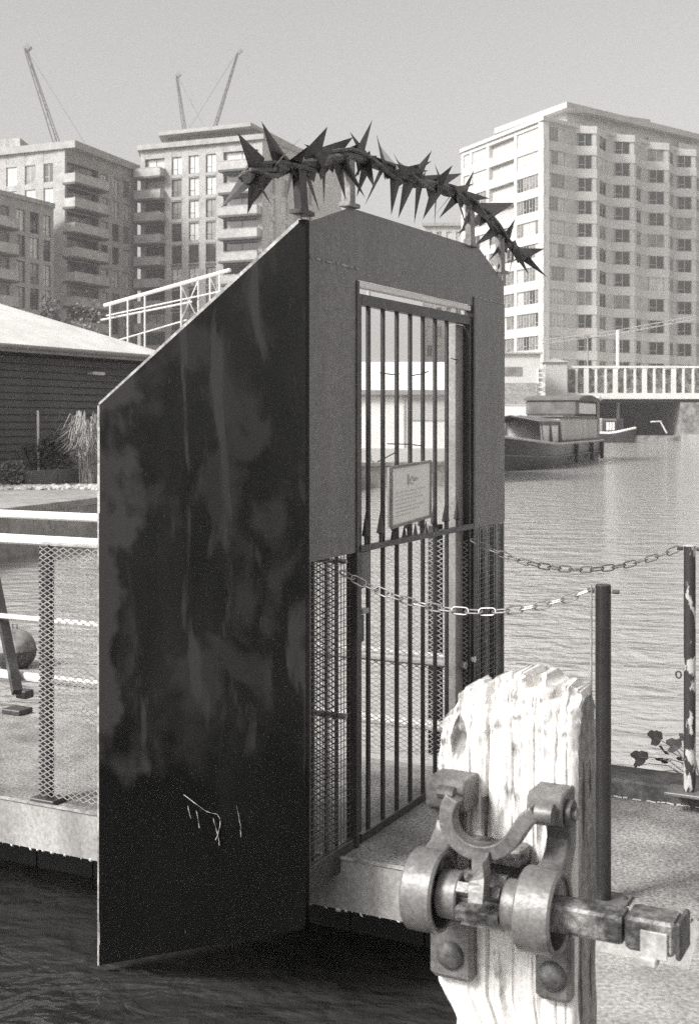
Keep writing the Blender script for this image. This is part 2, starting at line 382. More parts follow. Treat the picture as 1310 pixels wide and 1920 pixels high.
MB().bbox(NX + .03, NX + .075, yl - .05, yl, DZ, fz, .004).build('post', ['bar_paint'], nf)
MB().tube([(NX + .05, .0, .52), (NX + .05, yl - .05, .52)], .012, 8).build('rail', ['galv'], nf, True)
MB().tube([(NX + .05, .0, fz), (NX + .05, yl, fz)], .010, 8).build('rail', ['galv'], nf, True)
MB().bbox(NX - .005, NX + .10, yl - .11, yl + .03, DZ, DZ + .02, .004).build('foot_plate', ['bar_paint'], nf)
b = MB(); expanded(b, (NX + .02, yl - .002, .0), (1, 0, 0), (0, 0, 1), 2, nv, .046, .0125, .0042, .002)
stuff(b.build('folded_mesh_edge', ['galv'], nf))

fr = gthing('handrail', 'white handrail with paired top rails along the far side of the walkway', 'railing')
for z, r, m in ((1.145, .026, 'rail_white'), (.995, .031, 'rail_white'), (.52, .016, 'rail_white'), (.165, .028, 'rail_white')):
    y0 = .95 if z > .9 else -.02
    MB().tube([(FX + .02, y0, z), (FX + .02, 9, z)], r, 10).build('rail', [m], fr, True)
for y in (.95, 3.95, 6.9): MB().tube([(FX + .02, y, -.3), (FX + .02, y, 1.17)], .03, 10).build('post', ['rail_white'], fr, True)
ff = gthing('mesh_screen', 'fine diamond mesh screen on the far side seen through the barred door', 'fence')
b = MB(); expanded(b, (FX - .03, .0, .02), (0, 1, 0), (0, 0, 1), 21, 88, .046, .0125, .0040, .002)
stuff(b.build('diamond_mesh', ['galv'], ff))
MB().bbox(FX - .05, FX - .015, .93, .97, DZ, 1.12, .004).build('post', ['bar_paint'], ff)
MB().tube([(FX - .05, -.0, .5), (FX - .05, .95, .5)], .02, 8).build('rail', ['bar_grey'], ff, True)
# raking brace and buoy at the left edge
p0 = onx(-14, 1060, 1.95); p1 = onx(33, 1298, 1.62)
br = gthing('raking_brace', 'dark slanting steel brace propping the handrail at the left edge', 'brace')
b = MB(); b.bar((p0.x, p0.y, p0.z), (p1.x, p1.y, p1.z), .055, .055); b.build('strut', ['bar_paint'], br)
MB().bbox(p1.x - .06, p1.x + .06, p1.y - .07, p1.y + .07, DZ, DZ + .03, .005).build('foot', ['bar_paint'], br)
lug = onz(47, 1308, DZ)
MB().bbox(lug.x - .04, lug.x + .04, lug.y - .045, lug.y + .045, DZ, DZ + .05, .008).build('lug', ['bar_paint'], br)
bp = at(18, 1258, (EYE - WZ) * F / (1258 - CV))
by = thing('mooring_buoy', 'round buoy with white top floating beside the raking brace', 'buoy', (bp.x, bp.y + .19, WZ))
b = MB(); b.dome((0, 0, .16), .20, (0, 0, 1), 18, 6, 1.0); b.build('top', ['buoy_white'], by, True)
b = MB(); b.dome((0, 0, .165), .205, (0, 0, -1), 18, 6, 1.0); b.build('base', ['buoy_dark'], by, True)
MB().tube([(-.02, 0, .35), (-.02, 0, .40), (.02, 0, .40), (.02, 0, .35)], .008, 6).build('ring', ['iron'], by)

# ---------------------------------------------------------------- the security gate
GX = 2.18        # width of the front
sg = gthing('security_gate', 'tall black steel security gate with a side plate and a crown of spikes', 'gate')
# side plate
WY = .965
zl = onx(188, 760, 0).z; zb = onx(188, 1810, 0).z; zb2 = onx(556, 1738, 0).z
prof = [(0, zb2), (0, 2.47), (-0.0, 2.47), (WY, zl), (WY, zb)]
prof = [(0, zb2), (0, 2.475), (WY, zl), (WY, zb)]
def wing_mesh():
    # slightly buckled plate: grid so that light wanders over it
    b = MB(); NU, NV = 16, 26; idx = {}
    for sgn, xo in ((0, -.004), (1, .004)):
        for i in range(NU + 1):
            y = WY * i / NU; lo = zb2 + (zb - zb2) * i / NU; hi = 2.475 + (zl - 2.475) * i / NU
            for j in range(NV + 1):
                z = lo + (hi - lo) * j / NV
                e = min(i, NU - i) / NU * min(j, NV - j) / NV * 4
                dx = noise.noise(Vector((y * 2.6, z * 1.9, 4.2))) * .022 * min(1, e * 2.2)
                idx[sgn, i, j] = len(b.v); b.v.append((xo + dx, y, z))
    for sgn in (0, 1):
        for i in range(NU):
            for j in range(NV):
                b.f.append((idx[sgn, i, j], idx[sgn, i + 1, j], idx[sgn, i + 1, j + 1], idx[sgn, i, j + 1])); b.m.append(0)
    for i in range(NU):
        for j in (0, NV): b.f.append((idx[0, i, j], idx[0, i + 1, j], idx[1, i + 1, j], idx[1, i, j])); b.m.append(0)
    for j in range(NV):
        for i in (0, NU): b.f.append((idx[0, i, j], idx[0, i, j + 1], idx[1, i, j + 1], idx[1, i, j])); b.m.append(0)
    return b
o = wing_mesh().build('side_plate', ['wing_black_paint'], sg, True)
o['label'] = 'large black painted side plate with sloping top edge'
b = MB(); b.bar((0, WY + .002, zb), (0, WY + .002, zl), .012, .008, (1, 0, 0)); b.bar((0, WY, zl + .004), (0, .01, 2.479), .013, .007, (1, 0, 0))
b.build('pale_plate_edge', ['pale_edge'], sg)  # paler strip along the outer and top edges of the plate
b = MB(); b.bar((-.006, -.002, zb2 + .02), (-.006, -.002, 2.47), .030, .030); b.build('corner_angle', ['wing_black_paint'], sg)
def smoothpts(p, n=4):
    r = []
    for i in range(len(p) - 1):
        a = p[max(i - 1, 0)]; b_ = p[i]; c_ = p[i + 1]; d = p[min(i + 2, len(p) - 1)]
        for k in range(n):
            t = k / n; r.append(.5 * ((2 * b_) + (c_ - a) * t + (2 * a - 5 * b_ + 4 * c_ - d) * t * t + (3 * b_ - a - 3 * c_ + d) * t ** 3))
    return r + [p[-1]]
# pale drips of old paint low on the plate
b = MB()
for pts in (((345, 1490), (385, 1520), (408, 1528), (413, 1545), (405, 1575)), ((400, 1535), (407, 1560), (412, 1585)), ((443, 1510), (450, 1540), (452, 1570)),
            ((352, 1510), (358, 1535)), ((368, 1520), (374, 1552))):
    q = smoothpts([onx(u, v, -.0145) for u, v in pts], 6); q = [p + Vector((0, noise.noise(p * 60) * .004, 0)) for p in q]; n = len(q)
    b.tube([(p.x, p.y, p.z) for p in q], [max(.0003, .0009 + .0022 * noise.noise(p * 45)) for p in q], 6)
stuff(b.build('paint_drips', ['panel_grey'], sg))
# front plates
top = [(0, 2.335), (0, 2.46), (.377, 2.575), (1.81, 2.59), (GX, 2.45), (GX, 2.335), (1.735, 2.335), (1.735, 2.29), (.43, 2.29), (.43, 2.335)]
MB().prism([(x, -.004, z) for x, z in top], (0, .008, 0)).build('head_plate', ['plate_paint'], sg)
MB().box(.004, .43, -.010, -.003, 1.175, 2.332).build('front_plate', ['plate_paint'], sg)
MB().box(1.735, GX - .003, -.010, -.003, 1.175, 2.332).build('front_plate', ['plate_paint'], sg)
b = MB(); random.seed(11)
for x0, x1 in ((.02, .43), (1.74, GX - .02)):
    x = x0
    while x < x1:
        L = random.uniform(.01, .05); b.box(x, min(x1, x + L), -.0135, -.004, 2.331 - .002, 2.334 + random.uniform(.001, .005)); x += L + random.uniform(.0, .03)
b.build('weld_bead', ['pale_edge'], sg)
# angle frames
def fbar(name, x0, x1, z0, z1, y0=-.012, y1=.03, m='bar_paint', p=None): return MB().bbox(x0, x1, y0, y1, z0, z1, .003).build(name, [m], p or sg)
fbar('frame_post', .012, .040, -.09, 1.172, -.008, .03)
fbar('frame_post', .415, .440, -.03, 2.285, -.016, .035)
fbar('frame_post', 1.712, 1.738, -.03, 2.285, -.016, .035)
fbar('frame_post', GX - .03, GX - .002, -.05, 1.172, -.008, .03)
fbar('bottom_frame', .041, .414, -.088, .012, -.006, .03)
fbar('bottom_frame', 1.739, GX - .031, -.05, .012, -.006, .03)
fbar('lintel', .441, 1.711, 2.262, 2.287, -.002, .03, 'rail_white')  # white colour stands in for sky light on the flange
# welded square mesh panels
def square_mesh(x0, x1, z0, z1, y, p, r, m):
    b = MB(); x = x0
    while x <= x1: b.tube([(x, y, z0), (x, y, z1)], r, 4, caps=False); x += p
    z = z0
    while z <= z1: b.tube([(x0, y - r * 1.6, z), (x1, y - r * 1.6, z)], r, 4, caps=False); z += p
    return b
stuff(square_mesh(.045, .412, .014, 1.17, .012, .0255, .0017, 0).build('welded_mesh', ['wire'], sg))
stuff(square_mesh(1.745, GX - .03, .014, 1.17, .012, .0255, .0017, 0).build('welded_mesh', ['wire'], sg))
b = MB(); expanded(b, (.07, .03, .0), (0, 1, 0), (0, 0, 1), 3, 92, .046, .0125, .004, .002); stuff(b.build('side_mesh', ['galv'], sg))
for x in (.105, .215, .30): fbar('flat_bar', x, x + .022, .013, 1.17, .022, .03)
for x in (1.86, 2.0): fbar('flat_bar', x, x + .03, .013, 1.17, .022, .03)
MB().box(GX - .004, GX + .004, .031, .20, -.1, 2.44).build('return_plate', ['wing_black_paint'], sg)
# the barred door
door = MB().bbox(.455, .478, -.006, .03, .02, 2.235, .003).build('door', ['bar_paint'], sg)
def dpart(name, x0, x1, z0, z1, y0=-.006, y1=.03, m='bar_paint'): return fbar(name, x0, x1, z0, z1, y0, y1, m, door)
dpart('door_stile', 1.682, 1.705, .02, 2.235)
dpart('door_rail', .478, 1.682, 2.19, 2.235)
dpart('door_rail', .478, 1.682, -.028, .008)
dpart('door_rail', .44, 1.70, 1.175, 1.20, -.022, .0)
bars = [.5726 + .1425 * k for k in range(7)]
bm_ = MB(); bm_.tube([(0, 0, .008), (0, 0, .9), (0, 0, 1.5), (0, 0, 2.19)], .0105, 10); bar_me = bm_.mesh('bar', ['bar_paint'], True)
for x in bars: link('bar', bar_me, door, (x, .012, 0))
dpart('hinge_post', ony(854, 900, .03).x, ony(871, 900, .03).x, .02, 2.188, .03, .07, 'bar_grey')
sp = MB(); sp.tube([(0, 0, 0), (0, 0, .03), (0, 0, .034), (0, 0, .055), (0, 0, .115)], [.006, .006, .015, .011, .0008], 6); sp_me = sp.mesh('spearhead', ['bar_paint'])
for k in range(8): link('spearhead', sp_me, door, (bars[0] - .0712 + .1425 * k, -.012, 1.197), (0, 0, .4 * k)).scale = (1.25, 1.25, 1.2)
for k in range(6): link('spearhead', sp_me, door, (bars[1] + .05 + .12 * k, -.012, 1.175), (0, 0, .3 * k)).scale = (.8, .8, .7)
dpart('lock_plate', .479, .560, 1.02, 1.172, -.004, .02, 'plate_paint')
dpart('latch_keeper', .479, .535, .915, .935, -.012, .03, 'galv')
dpart('latch_block', .479, .505, .80, .91, -.004, .03)
ip = (ony(815, 1200, .25).x, ony(830, 1200, .25).x); fbar('inner_post', ip[0], ip[1], -.02, 1.17, .25, .29)
for pa, pb_ in (((712, 699), (748, 701)), ((772, 704), (803, 696)), ((708, 866), (745, 846)), ((726, 832), (793, 836)), ((845, 672), (858, 674)), ((855, 672), (853, 682))):
    p = ony(*pa, -.006); q = ony(*pb_, -.010); m_ = (p + q) / 2 + Vector((0, -.012, random.uniform(-.006, .006)))
    MB().tube([p, m_, q], .0026, 5).build('tie_wire', ['frame_dark'], door)
# spiked crown
arch_px = [(462, 333), (478, 325), (520, 313), (562, 308), (600, 303), (655, 293), (700, 307), (745, 325), (790, 341), (830, 352), (860, 366), (890, 388), (918, 415), (945, 446), (968, 470), (990, 488)]
arch = [ony(u, v, 0.0) for u, v in arch_px]
fine = []
for i in range(len(arch) - 1):
    for k in range(3):
        p = arch[i].lerp(arch[i + 1], k / 3); fine.append(p + Vector((0, noise.noise(p * 9) * .012, noise.noise(p * 7 + Vector((3, 1, 2))) * .008)))
fine.append(arch[-1])
cr = MB(); cr.tube(fine, [.020 + .007 * noise.noise(p * 14) for p in fine], 8)
crown = cr.build('crown', ['crown_metal'], sg, True); crown['label'] = 'arched crown bar bristling with long steel spikes'
random.seed(21)
def wrap(y): return y
for k, (off, ph) in enumerate(((.026, 0), (.03, 2.1))):
    pts = []
    for i, p in enumerate(fine):
        a = i * .42 + ph; pts.append(p + Vector((0, math.cos(a) * off, math.sin(a) * off)))
    MB().tube(pts, .009, 5).build('binding_wire', ['crown_metal'], crown, True)
def spike(tip, base, wpx, yo, m='spike_metal'):
    t = ony(tip[0], tip[1], yo); bs = ony(base[0], base[1], 0.0)
    d = (t - bs).normalized(); side = d.cross(Vector((0, 1, 0))).normalized()
    side = (side + Vector((0, random.uniform(-.5, .5), 0))).normalized(); nn = d.cross(side).normalized()
    wd = wpx / F * 5.4 * .78; bs = bs - d * .03
    b = MB()
    b.add([bs - side * wd - nn * .002, bs + side * wd - nn * .002, bs + nn * wd * .10, t], [(0, 1, 2), (0, 3, 1), (1, 3, 2), (2, 3, 0)])
    b.build('spike', [m], crown)
UP = [((445, 248), (482, 312), 30), ((490, 227), (528, 308), 38), ((614, 237), (576, 312), 34), ((662, 257), (600, 306), 34), ((698, 224), (672, 300), 38), ((705, 250), (722, 316), 24),
      ((690, 262), (640, 302), 28), ((736, 286), (762, 330), 20), ((809, 302), (757, 330), 26), ((814, 306), (832, 352), 20), ((866, 325), (802, 348), 28), ((889, 317), (866, 372), 38),
      ((918, 372), (858, 368), 22), ((964, 380), (902, 402), 34), ((965, 410), (944, 458), 26), ((1021, 466), (968, 478), 26), ((570, 270), (620, 302), 22), ((655, 246), (690, 303), 22),
      ((512, 262), (548, 312), 22), ((930, 402), (905, 410), 16)]
DN = [((464, 402), (486, 322), 32), ((481, 374), (520, 316), 30), ((600, 400), (572, 312), 30), ((607, 384), (608, 306), 26), ((648, 376), (632, 300), 34), ((668, 370), (690, 305), 24), ((683, 386), (716, 318), 36), ((733, 404), (742, 326), 32),
      ((746, 410), (768, 334), 30), ((776, 420), (788, 342), 30), ((792, 412), (820, 350), 22), ((814, 428), (818, 350), 32), ((822, 410), (858, 366), 20), ((876, 432), (858, 370), 22), ((858, 446), (886, 392), 18), ((918, 472), (922, 420), 28), ((888, 462), (930, 430), 18),
      ((952, 528), (962, 466), 32), ((915, 490), (948, 450), 18), ((930, 520), (945, 452), 14)]
for i, (t, bs, wd) in enumerate(UP): spike(t, bs, wd, random.uniform(-.06, .08))
for i, (t, bs, wd) in enumerate(DN): spike(t, bs, wd, random.uniform(-.05, .09))
random.seed(77)
for i in range(2, len(fine) - 1, 3):
    p = fine[i]
    for k in range(2):
        a = random.uniform(0, 6.28); dv = Vector((math.cos(a) * .55, -random.uniform(.35, 1.0) if k == 0 else random.uniform(.3, 1), math.sin(a))).normalized(); L_ = random.uniform(.12, .20)
        side = dv.cross(Vector((random.uniform(-1, 1), random.uniform(-1, 1), random.uniform(-1, 1)))).normalized(); nn = dv.cross(side); wd = random.uniform(.026, .04); q_ = p - dv * .02
        MB().add([q_ - side * wd, q_ + side * wd, q_ + nn * wd * .1, p + dv * L_], [(0, 1, 2), (0, 3, 1), (1, 3, 2), (2, 3, 0)]).build('spike', ['spike_metal'], crown)
for (u0, v0, u1, v1, wd, m) in ((560, 318, 566, 402, .055, 'spike_metal'), (654, 300, 655, 388, .047, 'support_metal'), (880, 385, 881, 462, .055, 'support_metal'), (936, 440, 938, 512, .060, 'support_metal')):
    p = ony(u0, v0, .0); q = ony(u1, v1, .0)
    b = MB(); b.bar(p, q, wd, .030, (0, 1, 0)); b.bar(q + Vector((0, 0, -.002)), q + Vector((0, 0, .014)), wd * 2.0, .05, (0, 1, 0)); b.build('support', [m], crown)

# sign fixed to the bars
sn = gthing('notice_board', 'white framed notice board tied to the bars of the door', 'sign')
c = [ony(u, v, -.030) for u, v in ((729, 877), (803, 865), (802, 968), (729, 989))]
b = MB(); b.prism([Vector((p.x, -.040, p.z)) for p in c], (0, .018, 0)); b.build('board', ['sign_white'], sn)
for i in range(4):
    p = c[i]; q = c[(i + 1) % 4]; b = MB(); b.bar((p.x, -.040, p.z), (q.x, -.040, q.z), .012, .012, (0, 1, 0)); b.build('frame', ['bar_grey'], sn)
def onboard(fx, fz_):
    tp = c[0].lerp(c[1], fx); bt = c[3].lerp(c[2], fx); p = tp.lerp(bt, fz_); return Vector((p.x, -.0415, p.z))
b = MB()
for poly in (((.40, .16), (.44, .16), (.44, .34), (.40, .34)), ((.44, .26), (.52, .20), (.55, .22), (.47, .29), (.55, .34), (.50, .345), (.44, .30)), ((.54, .25), (.60, .23), (.68, .265), (.60, .30), (.54, .29))):
    b.prism([onboard(*p) for p in poly], (0, -.0012, 0))
b.build('emblem', ['sign_print'], sn)
b = MB()
for k, (a, e) in enumerate(((.1, .86), (.1, .74), (.1, .8), (.1, .62), (.1, .84), (.1, .7), (.1, .5))):
    z_ = .44 + k * .065; b.prism([onboard(a, z_), onboard(e, z_), onboard(e, z_ + .012), onboard(a, z_ + .012)], (0, -.001, 0))
b.build('print_lines', ['sign_line'], sn)

# ---------------------------------------------------------------- posts and chains
P1 = onz(1130, 1690, DZ); P2 = onz(1292, 1490, .055)
po = gthing('chain_post', 'smooth black tubular post behind the winding spindle', 'post', 'posts carrying the chains')
ht = onx(1130, 1098, P1.x).z
MB().tube([(P1.x, P1.y, DZ + .012), (P1.x, P1.y, ht)], .0285, 20).build('tube', ['pole_black'], po, True)
MB().tube([(P1.x - .005, P1.y + .043, DZ + .012), (P1.x - .005, P1.y + .043, ht)], .004, 8).build('side_rod', ['galv'], po, True)
MB().tube([(P1.x, P1.y, ht), (P1.x, P1.y, ht + .004)], .026, 20).build('cap', ['iron_dark'], po)
MB().bbox(P1.x - .08, P1.x + .08, P1.y - .09, P1.y + .09, DZ, DZ + .012, .003).build('base_plate', ['iron'], po)
MB().dome((P1.x + .03, P1.y - .07, DZ + .012), .014, (0, 0, 1), 8, 3).build('bolt', ['iron_dark'], po)
for dy in (.034, -.034): MB().tube([(P1.x, P1.y + dy, ht - .02), (P1.x, P1.y + dy * 1.7, ht - .02)], .008, 8).build('lug', ['iron_dark'], po)
p2 = gthing('chain_post', 'flaking black and white post at the right edge', 'post', 'posts carrying the chains')
ht2 = onx(1292, 1024, P2.x).z
MB().tube([(P2.x, P2.y, .07), (P2.x, P2.y, .4), (P2.x, P2.y, .75), (P2.x, P2.y, ht2)], .026, 18).build('tube', ['pole_flaked'], p2, True)
MB().bbox(P2.x - .07, P2.x + .07, P2.y - .13, P2.y + .10, .056, .072, .004).build('base_plate', ['iron'], p2)
MB().tube([(P2.x, P2.y, ht2), (P2.x, P2.y, ht2 + .004)], .029, 18).build('cap', ['chip_white'], p2)
rg = onx(1271, 1265, P2.x); MB().tube([(rg.x, rg.y + .012 * math.cos(a), rg.z + .015 * math.sin(a)) for a in [i * math.pi / 5 for i in range(10)]], .004, 6, True).build('eyelet', ['iron_dark'], p2, True)
for dy in (.03, -.03): MB().tube([(P2.x, P2.y + dy, ht2 - .012), (P2.x, P2.y + dy * 1.8, ht2 - .012)], .009, 8).build('lug', ['iron_dark'], p2)
lk = MB(); pts = []
for i in range(6): a = -math.pi / 2 + math.pi * i / 5; pts.append((.020 + .0135 * math.cos(a), .0135 * math.sin(a), 0))
for i in range(6): a = math.pi / 2 + math.pi * i / 5; pts.append((-.020 + .0135 * math.cos(a), .0135 * math.sin(a), 0))
lk.tube(pts, .0034, 6, True); lk_me = lk.mesh('link', ['chain_metal'], True)
lk2_me = lk.mesh('link', ['iron'], True)
def chain(label, a, c_, sag, me):
    t = gthing('chain', label, 'chain', 'chains beside the walkway')
    a = Vector(a); c_ = Vector(c_); pts = []
    for i in range(401):
        s = i / 400; p = a.lerp(c_, s); p.z -= sag * 4 * s * (1 - s); pts.append(p)
    tot = sum((pts[i] - pts[i - 1]).length for i in range(1, 401)); N_ = round(tot / .0535); pitch = tot / N_ - 1e-4; acc = 0; k = 0; last = pts[0]
    for i in range(1, 401):
        acc += (pts[i] - pts[i - 1]).length
        if acc >= pitch:
            mid = (last + pts[i]) / 2; d = (pts[i] - last).normalized()
            o = link('link', me, t, mid); q = d.to_track_quat('X', 'Z').to_matrix().to_4x4()
            from mathutils import Matrix
            o.rotation_euler = (q @ Matrix.Rotation(random.uniform(-.25, .25) + (math.pi / 2 - .2 if k % 2 else .25), 4, 'X')).to_euler()
            last = pts[i]; acc -= pitch; k += 1
    return t
e1 = onx(1112, 1102, P1.x); s1 = ony(640, 1072, -.03)
chain('bright steel chain hanging from the black post across the barred door', (s1.x, -.03, s1.z), (P1.x, P1.y + .05, ht - .02), .115, lk_me)
e2 = ony(884, 1012, -.03)
chain('thin chain hanging over the water to the flaking post', (e2.x, -.03, e2.z), (P2.x, P2.y + .05, ht2 - .012), .12, lk2_me)

# ---------------------------------------------------------------- timber post with the paddle winding gear
XP = -1.762
tp = gthing('paddle_post', 'weathered white timber post carrying cast iron winding gear', 'post')
yR = onx(1080, 1600, XP).y; yL = onx(815, 1450, XP).y; PD = .15
outline = [(812, 1400), (822, 1365), (838, 1335), (850, 1305), (880, 1290), (900, 1286), (920, 1280), (950, 1270), (985, 1268), (1010, 1275), (1030, 1292), (1045, 1296), (1062, 1295), (1076, 1302), (1082, 1322)]
opts = sorted([(onx(u, v, XP).y, onx(u, v, XP).z) for u, v in outline])
def topz(y):
    if y <= opts[0][0]: return opts[0][1]
    for (a, za), (b_, zb_) in zip(opts, opts[1:]):
        if y <= b_: return za + (zb_ - za) * (y - a) / (b_ - a)
    return opts[-1][1]
def make_post():
    NU, NV = 110, 170; b = MB(); idx = {}
    for i in range(NU + 1):
        y = yR + (yL - yR) * i / NU; zt = topz(y) + noise.noise(Vector((y * 90, 0, 1))) * .012 + noise.noise(Vector((y * 260, 3, 1))) * .009
        for side in (0, 1):
            for j in range(NV + 1):
                f = (j / NV); z = -.2 + (zt + .2) * (1 - (1 - f) ** 1.6)
                q = Vector((y * 70, z * 5, side * 9)); fib = noise.noise(q) * .0035 + noise.noise(Vector((y * 190, z * 16, 5))) * .0025 + noise.noise(Vector((y * 22, z * 2.2, 7))) * .009 + max(0, noise.noise(Vector((y * 38, z * 11, 11))) - .25) * .022
                ck = 0
                for yc, w_, dd in CR: ck = max(ck, dd * max(0, 1 - abs(y - yc - noise.noise(Vector((z * 4, yc * 50, 0))) * .006) / w_))
                edge = min(i, NU - i) / NU; rnd = .014 * max(0, 1 - edge / .05) ** 2
                top_r = max(0, (z - zt + .09) / .09) ** 2 * (.034 + .05 * noise.noise(Vector((y * 45, 1, side))))
                kn = 0
                if side == 0:
                    kn = .022 * max(0, 1 - ((y - KN[0]) / .018) ** 2 - ((z - KN[1]) / .048) ** 2)
                yy = y
                if z < ZC: yy = yR + (y - yR) * (1 - min(.14, (ZC - z) * 2.0))
                if i in (0, NU): yy += noise.noise(Vector((z * 9, i, 0))) * .006
                x = (XP + fib + rnd + top_r + ck + kn) if side == 0 else (XP + PD - fib * .5 - rnd - top_r)
                tf = max(0, 1 - (zt - z) / .16)
                if tf:
                    pv_ = Vector((y, z, side * .3)); x += tf * .016 * noise.noise(pv_ * 34) + tf * .007 * noise.noise(pv_ * 95); yy += tf * .006 * noise.noise(pv_ * 60 + Vector((5, 5, 5)))
                idx[side, i, j] = len(b.v); b.v.append((x, yy, z + (tf * .006 * noise.noise(Vector((y * 80, z * 60, side * 3 + 2))))))
    for i in range(NU):
        for j in range(NV):
            c_ = b.v[idx[0, i, j]]
            kd = ((c_[1] - KN[0]) / .015) ** 2 + ((c_[2] - KN[1]) / .042) ** 2
            slot = abs(c_[1] - SL[0]) < .010 and SL[1] < c_[2] < SL[2]
            bare = kd < 1 or slot
            b.f.append((idx[0, i, j], idx[0, i, j + 1], idx[0, i + 1, j + 1], idx[0, i + 1, j])); b.m.append(1 if bare else 0)
            b.f.append((idx[1, i, j], idx[1, i + 1, j], idx[1, i + 1, j + 1], idx[1, i, j + 1])); b.m.append(1)
        b.f.append((idx[0, i, NV], idx[1, i, NV], idx[1, i + 1, NV], idx[0, i + 1, NV])); b.m.append(0)
    for j in range(NV):
        z = b.v[idx[0, 0, j]][2]
        b.f.append((idx[0, 0, j], idx[1, 0, j], idx[1, 0, j + 1], idx[0, 0, j + 1])); b.m.append(1)
        b.f.append((idx[0, NU, j], idx[0, NU, j + 1], idx[1, NU, j + 1], idx[1, NU, j])); b.m.append(0)
    return b
ZC = onx(825, 1846, XP).z; cr1 = onx(912, 1400, XP).y; kk = onx(858, 1385, XP); KN = (kk.y, kk.z)
CR = [(cr1, .0045, .016), (onx(1000, 1400, XP).y, .003, .008), (onx(960, 1400, XP).y, .002, .005), (onx(880, 1400, XP).y, .0025, .006), (onx(1040, 1400, XP).y, .003, .007), (onx(1062, 1400, XP).y, .002, .006)]
s0 = onx(912, 1590, XP); s1_ = onx(912, 1500, XP); SL = (s0.y, s0.z, s1_.z)
o = make_post().build('timber', ['post_white', 'post_bare'], tp, True)
# splits on the weathered right flank
b = MB()
for fx, z0, z1, w_ in ((.045, .86, 1.04, .010), (.09, .95, 1.03, .009), (.03, .4, .75, .008), (.10, .45, .66, .006)):
    n = 7; b.tube([(XP + fx + random.uniform(-.004, .004), yR + .0008, z0 + (z1 - z0) * i / n) for i in range(n + 1)], [w_ * .5 * math.sin(math.pi * (i + .4) / (n + 1)) for i in range(n + 1)], 5)
b.build('split', ['kerb_dark'], tp)
OFF = .125; XS = XP - OFF
zs = (onx(1000, 1702, XS).z + onx(792, 1668, XS).z) / 2
def cheek(ya, yb, foot, lug_y):
    # cast bracket: lug, waist, bearing boss round the shaft, foot plate; a profile in (off, z) swept across its width
    lugp = [(-.004, .205), (.070, .205), (.082, .196), (.085, .172), (.082, .150), (.066, .140), (-.004, .140)]
    arm = [(-.004, .146), (.060, .146), (.050, .128), (.046, .112), (.054, .096), (.075, .080), (.105, .074), (.125, .03), (.07, .0), (.03, .05), (.0, .09)]
    boss = []
    for k in range(0, 40): t_ = R(k * 9); boss.append((OFF + .078 * math.cos(t_), .078 * math.sin(t_)))
    back = [(-.004, .05), (.075, .055), (.075, -.055), (.058, -.085), (.030, -.102), (-.004, -.102)]
    o = None
    for nm, pr, y0_, y1_ in (('cheek', boss, ya, yb), ('bearing_back', back, ya + .048, yb - .004), ('arm', arm, ya + .008, ya + .055), ('lug', lugp, lug_y[0], lug_y[1])):
        b = MB()
        if nm == 'cheek': b.lathe_y(XS, zs, [(yb, .060), (yb, .074), (yb - .004, .078), (ya + .005, .078), (ya, .074), (ya, .068), (ya + .003, .065), (ya + .045, .062)])
        else: b.prism([(XP - o_, y0_, zs + dz) for o_, dz in pr], (0, y1_ - y0_, 0))
        q_ = link(nm, b.mesh(nm, ['iron'], True), o or tp); o = o or q_
        if nm == 'cheek': continue
        bv = q_.modifiers.new('bevel', 'BEVEL'); bv.width = .005; bv.segments = 2; bv.limit_method = 'ANGLE'; bv.angle_limit = R(50)
    fa, fb = foot
    q = MB(); q.bbox(XP - .026, XP + .01, fa, fb, zs - .215, zs - .088, .008).build('foot_plate', ['iron'], o)
    cy = (fa + fb) / 2; MB().dome((XP - .025, cy, zs - .165), .030, (-1, 0, 0), 16, 5, .62).build('bolt', ['iron_dark'], o, True)
    return o
yr0 = onx(1036, 1700, XS - .05).y; yr1 = onx(966, 1700, XS - .05).y
yl0 = onx(815, 1665, XS - .05).y; yl1 = onx(757, 1665, XS - .05).y
fr_ = (onx(1070, 1830, XP - .02).y, onx(1003, 1830, XP - .02).y); fl_ = (onx(886, 1790, XP - .02).y, onx(806, 1790, XP - .02).y)
LX = XP - .085; ck_r = cheek(yr0, yr1, fr_, (onx(1052, 1530, LX).y, onx(985, 1530, LX).y)); ck_l = cheek(yl0, yl1, fl_, (onx(868, 1500, LX).y, onx(796, 1500, LX).y))
# pin hole in the right lug and curled seat of the left lug
for yy, o_ in ((onx(1052, 1530, LX).y, ck_r),):
    MB().tube([(XP - .048, yy - .002, zs + .165), (XP - .048, yy - .012, zs + .165)], .026, 16).build('pin_washer', ['iron_dark'], o_, True)
    MB().tube([(XP - .048, yy - .010, zs + .165), (XP - .048, yy - .020, zs + .165)], .012, 10).build('pin', ['spindle_metal'], o_, True)
# yoke: thick Y-shaped catch hung between the lugs
XY = XP - .125
uc = [(846, 1497), (836, 1520), (836, 1548), (848, 1574), (872, 1594), (902, 1602), (932, 1597), (955, 1580), (970, 1558), (985, 1538), (1000, 1528)]
q = [onx(u, v, XY) for u, v in uc]
def ribbon(pts, wd, th):
    b = MB(); vs = []; n = len(pts)
    for i, p in enumerate(pts):
        d = (pts[min(i + 1, n - 1)] - pts[max(i - 1, 0)]); d = Vector((0, d.y, d.z)).normalized(); s = Vector((0, -d.z, d.y)) * wd[i] / 2
        vs += [p + s, p - s, p - s + Vector((th, 0, 0)), p + s + Vector((th, 0, 0))]
    fs = [(3, 2, 1, 0), (4 * n - 4, 4 * n - 3, 4 * n - 2, 4 * n - 1)]
    for i in range(n - 1):
        for k in range(4): fs.append((i * 4 + k, i * 4 + (k + 1) % 4, i * 4 + 4 + (k + 1) % 4, i * 4 + 4 + k))
    return b.add(vs, fs)
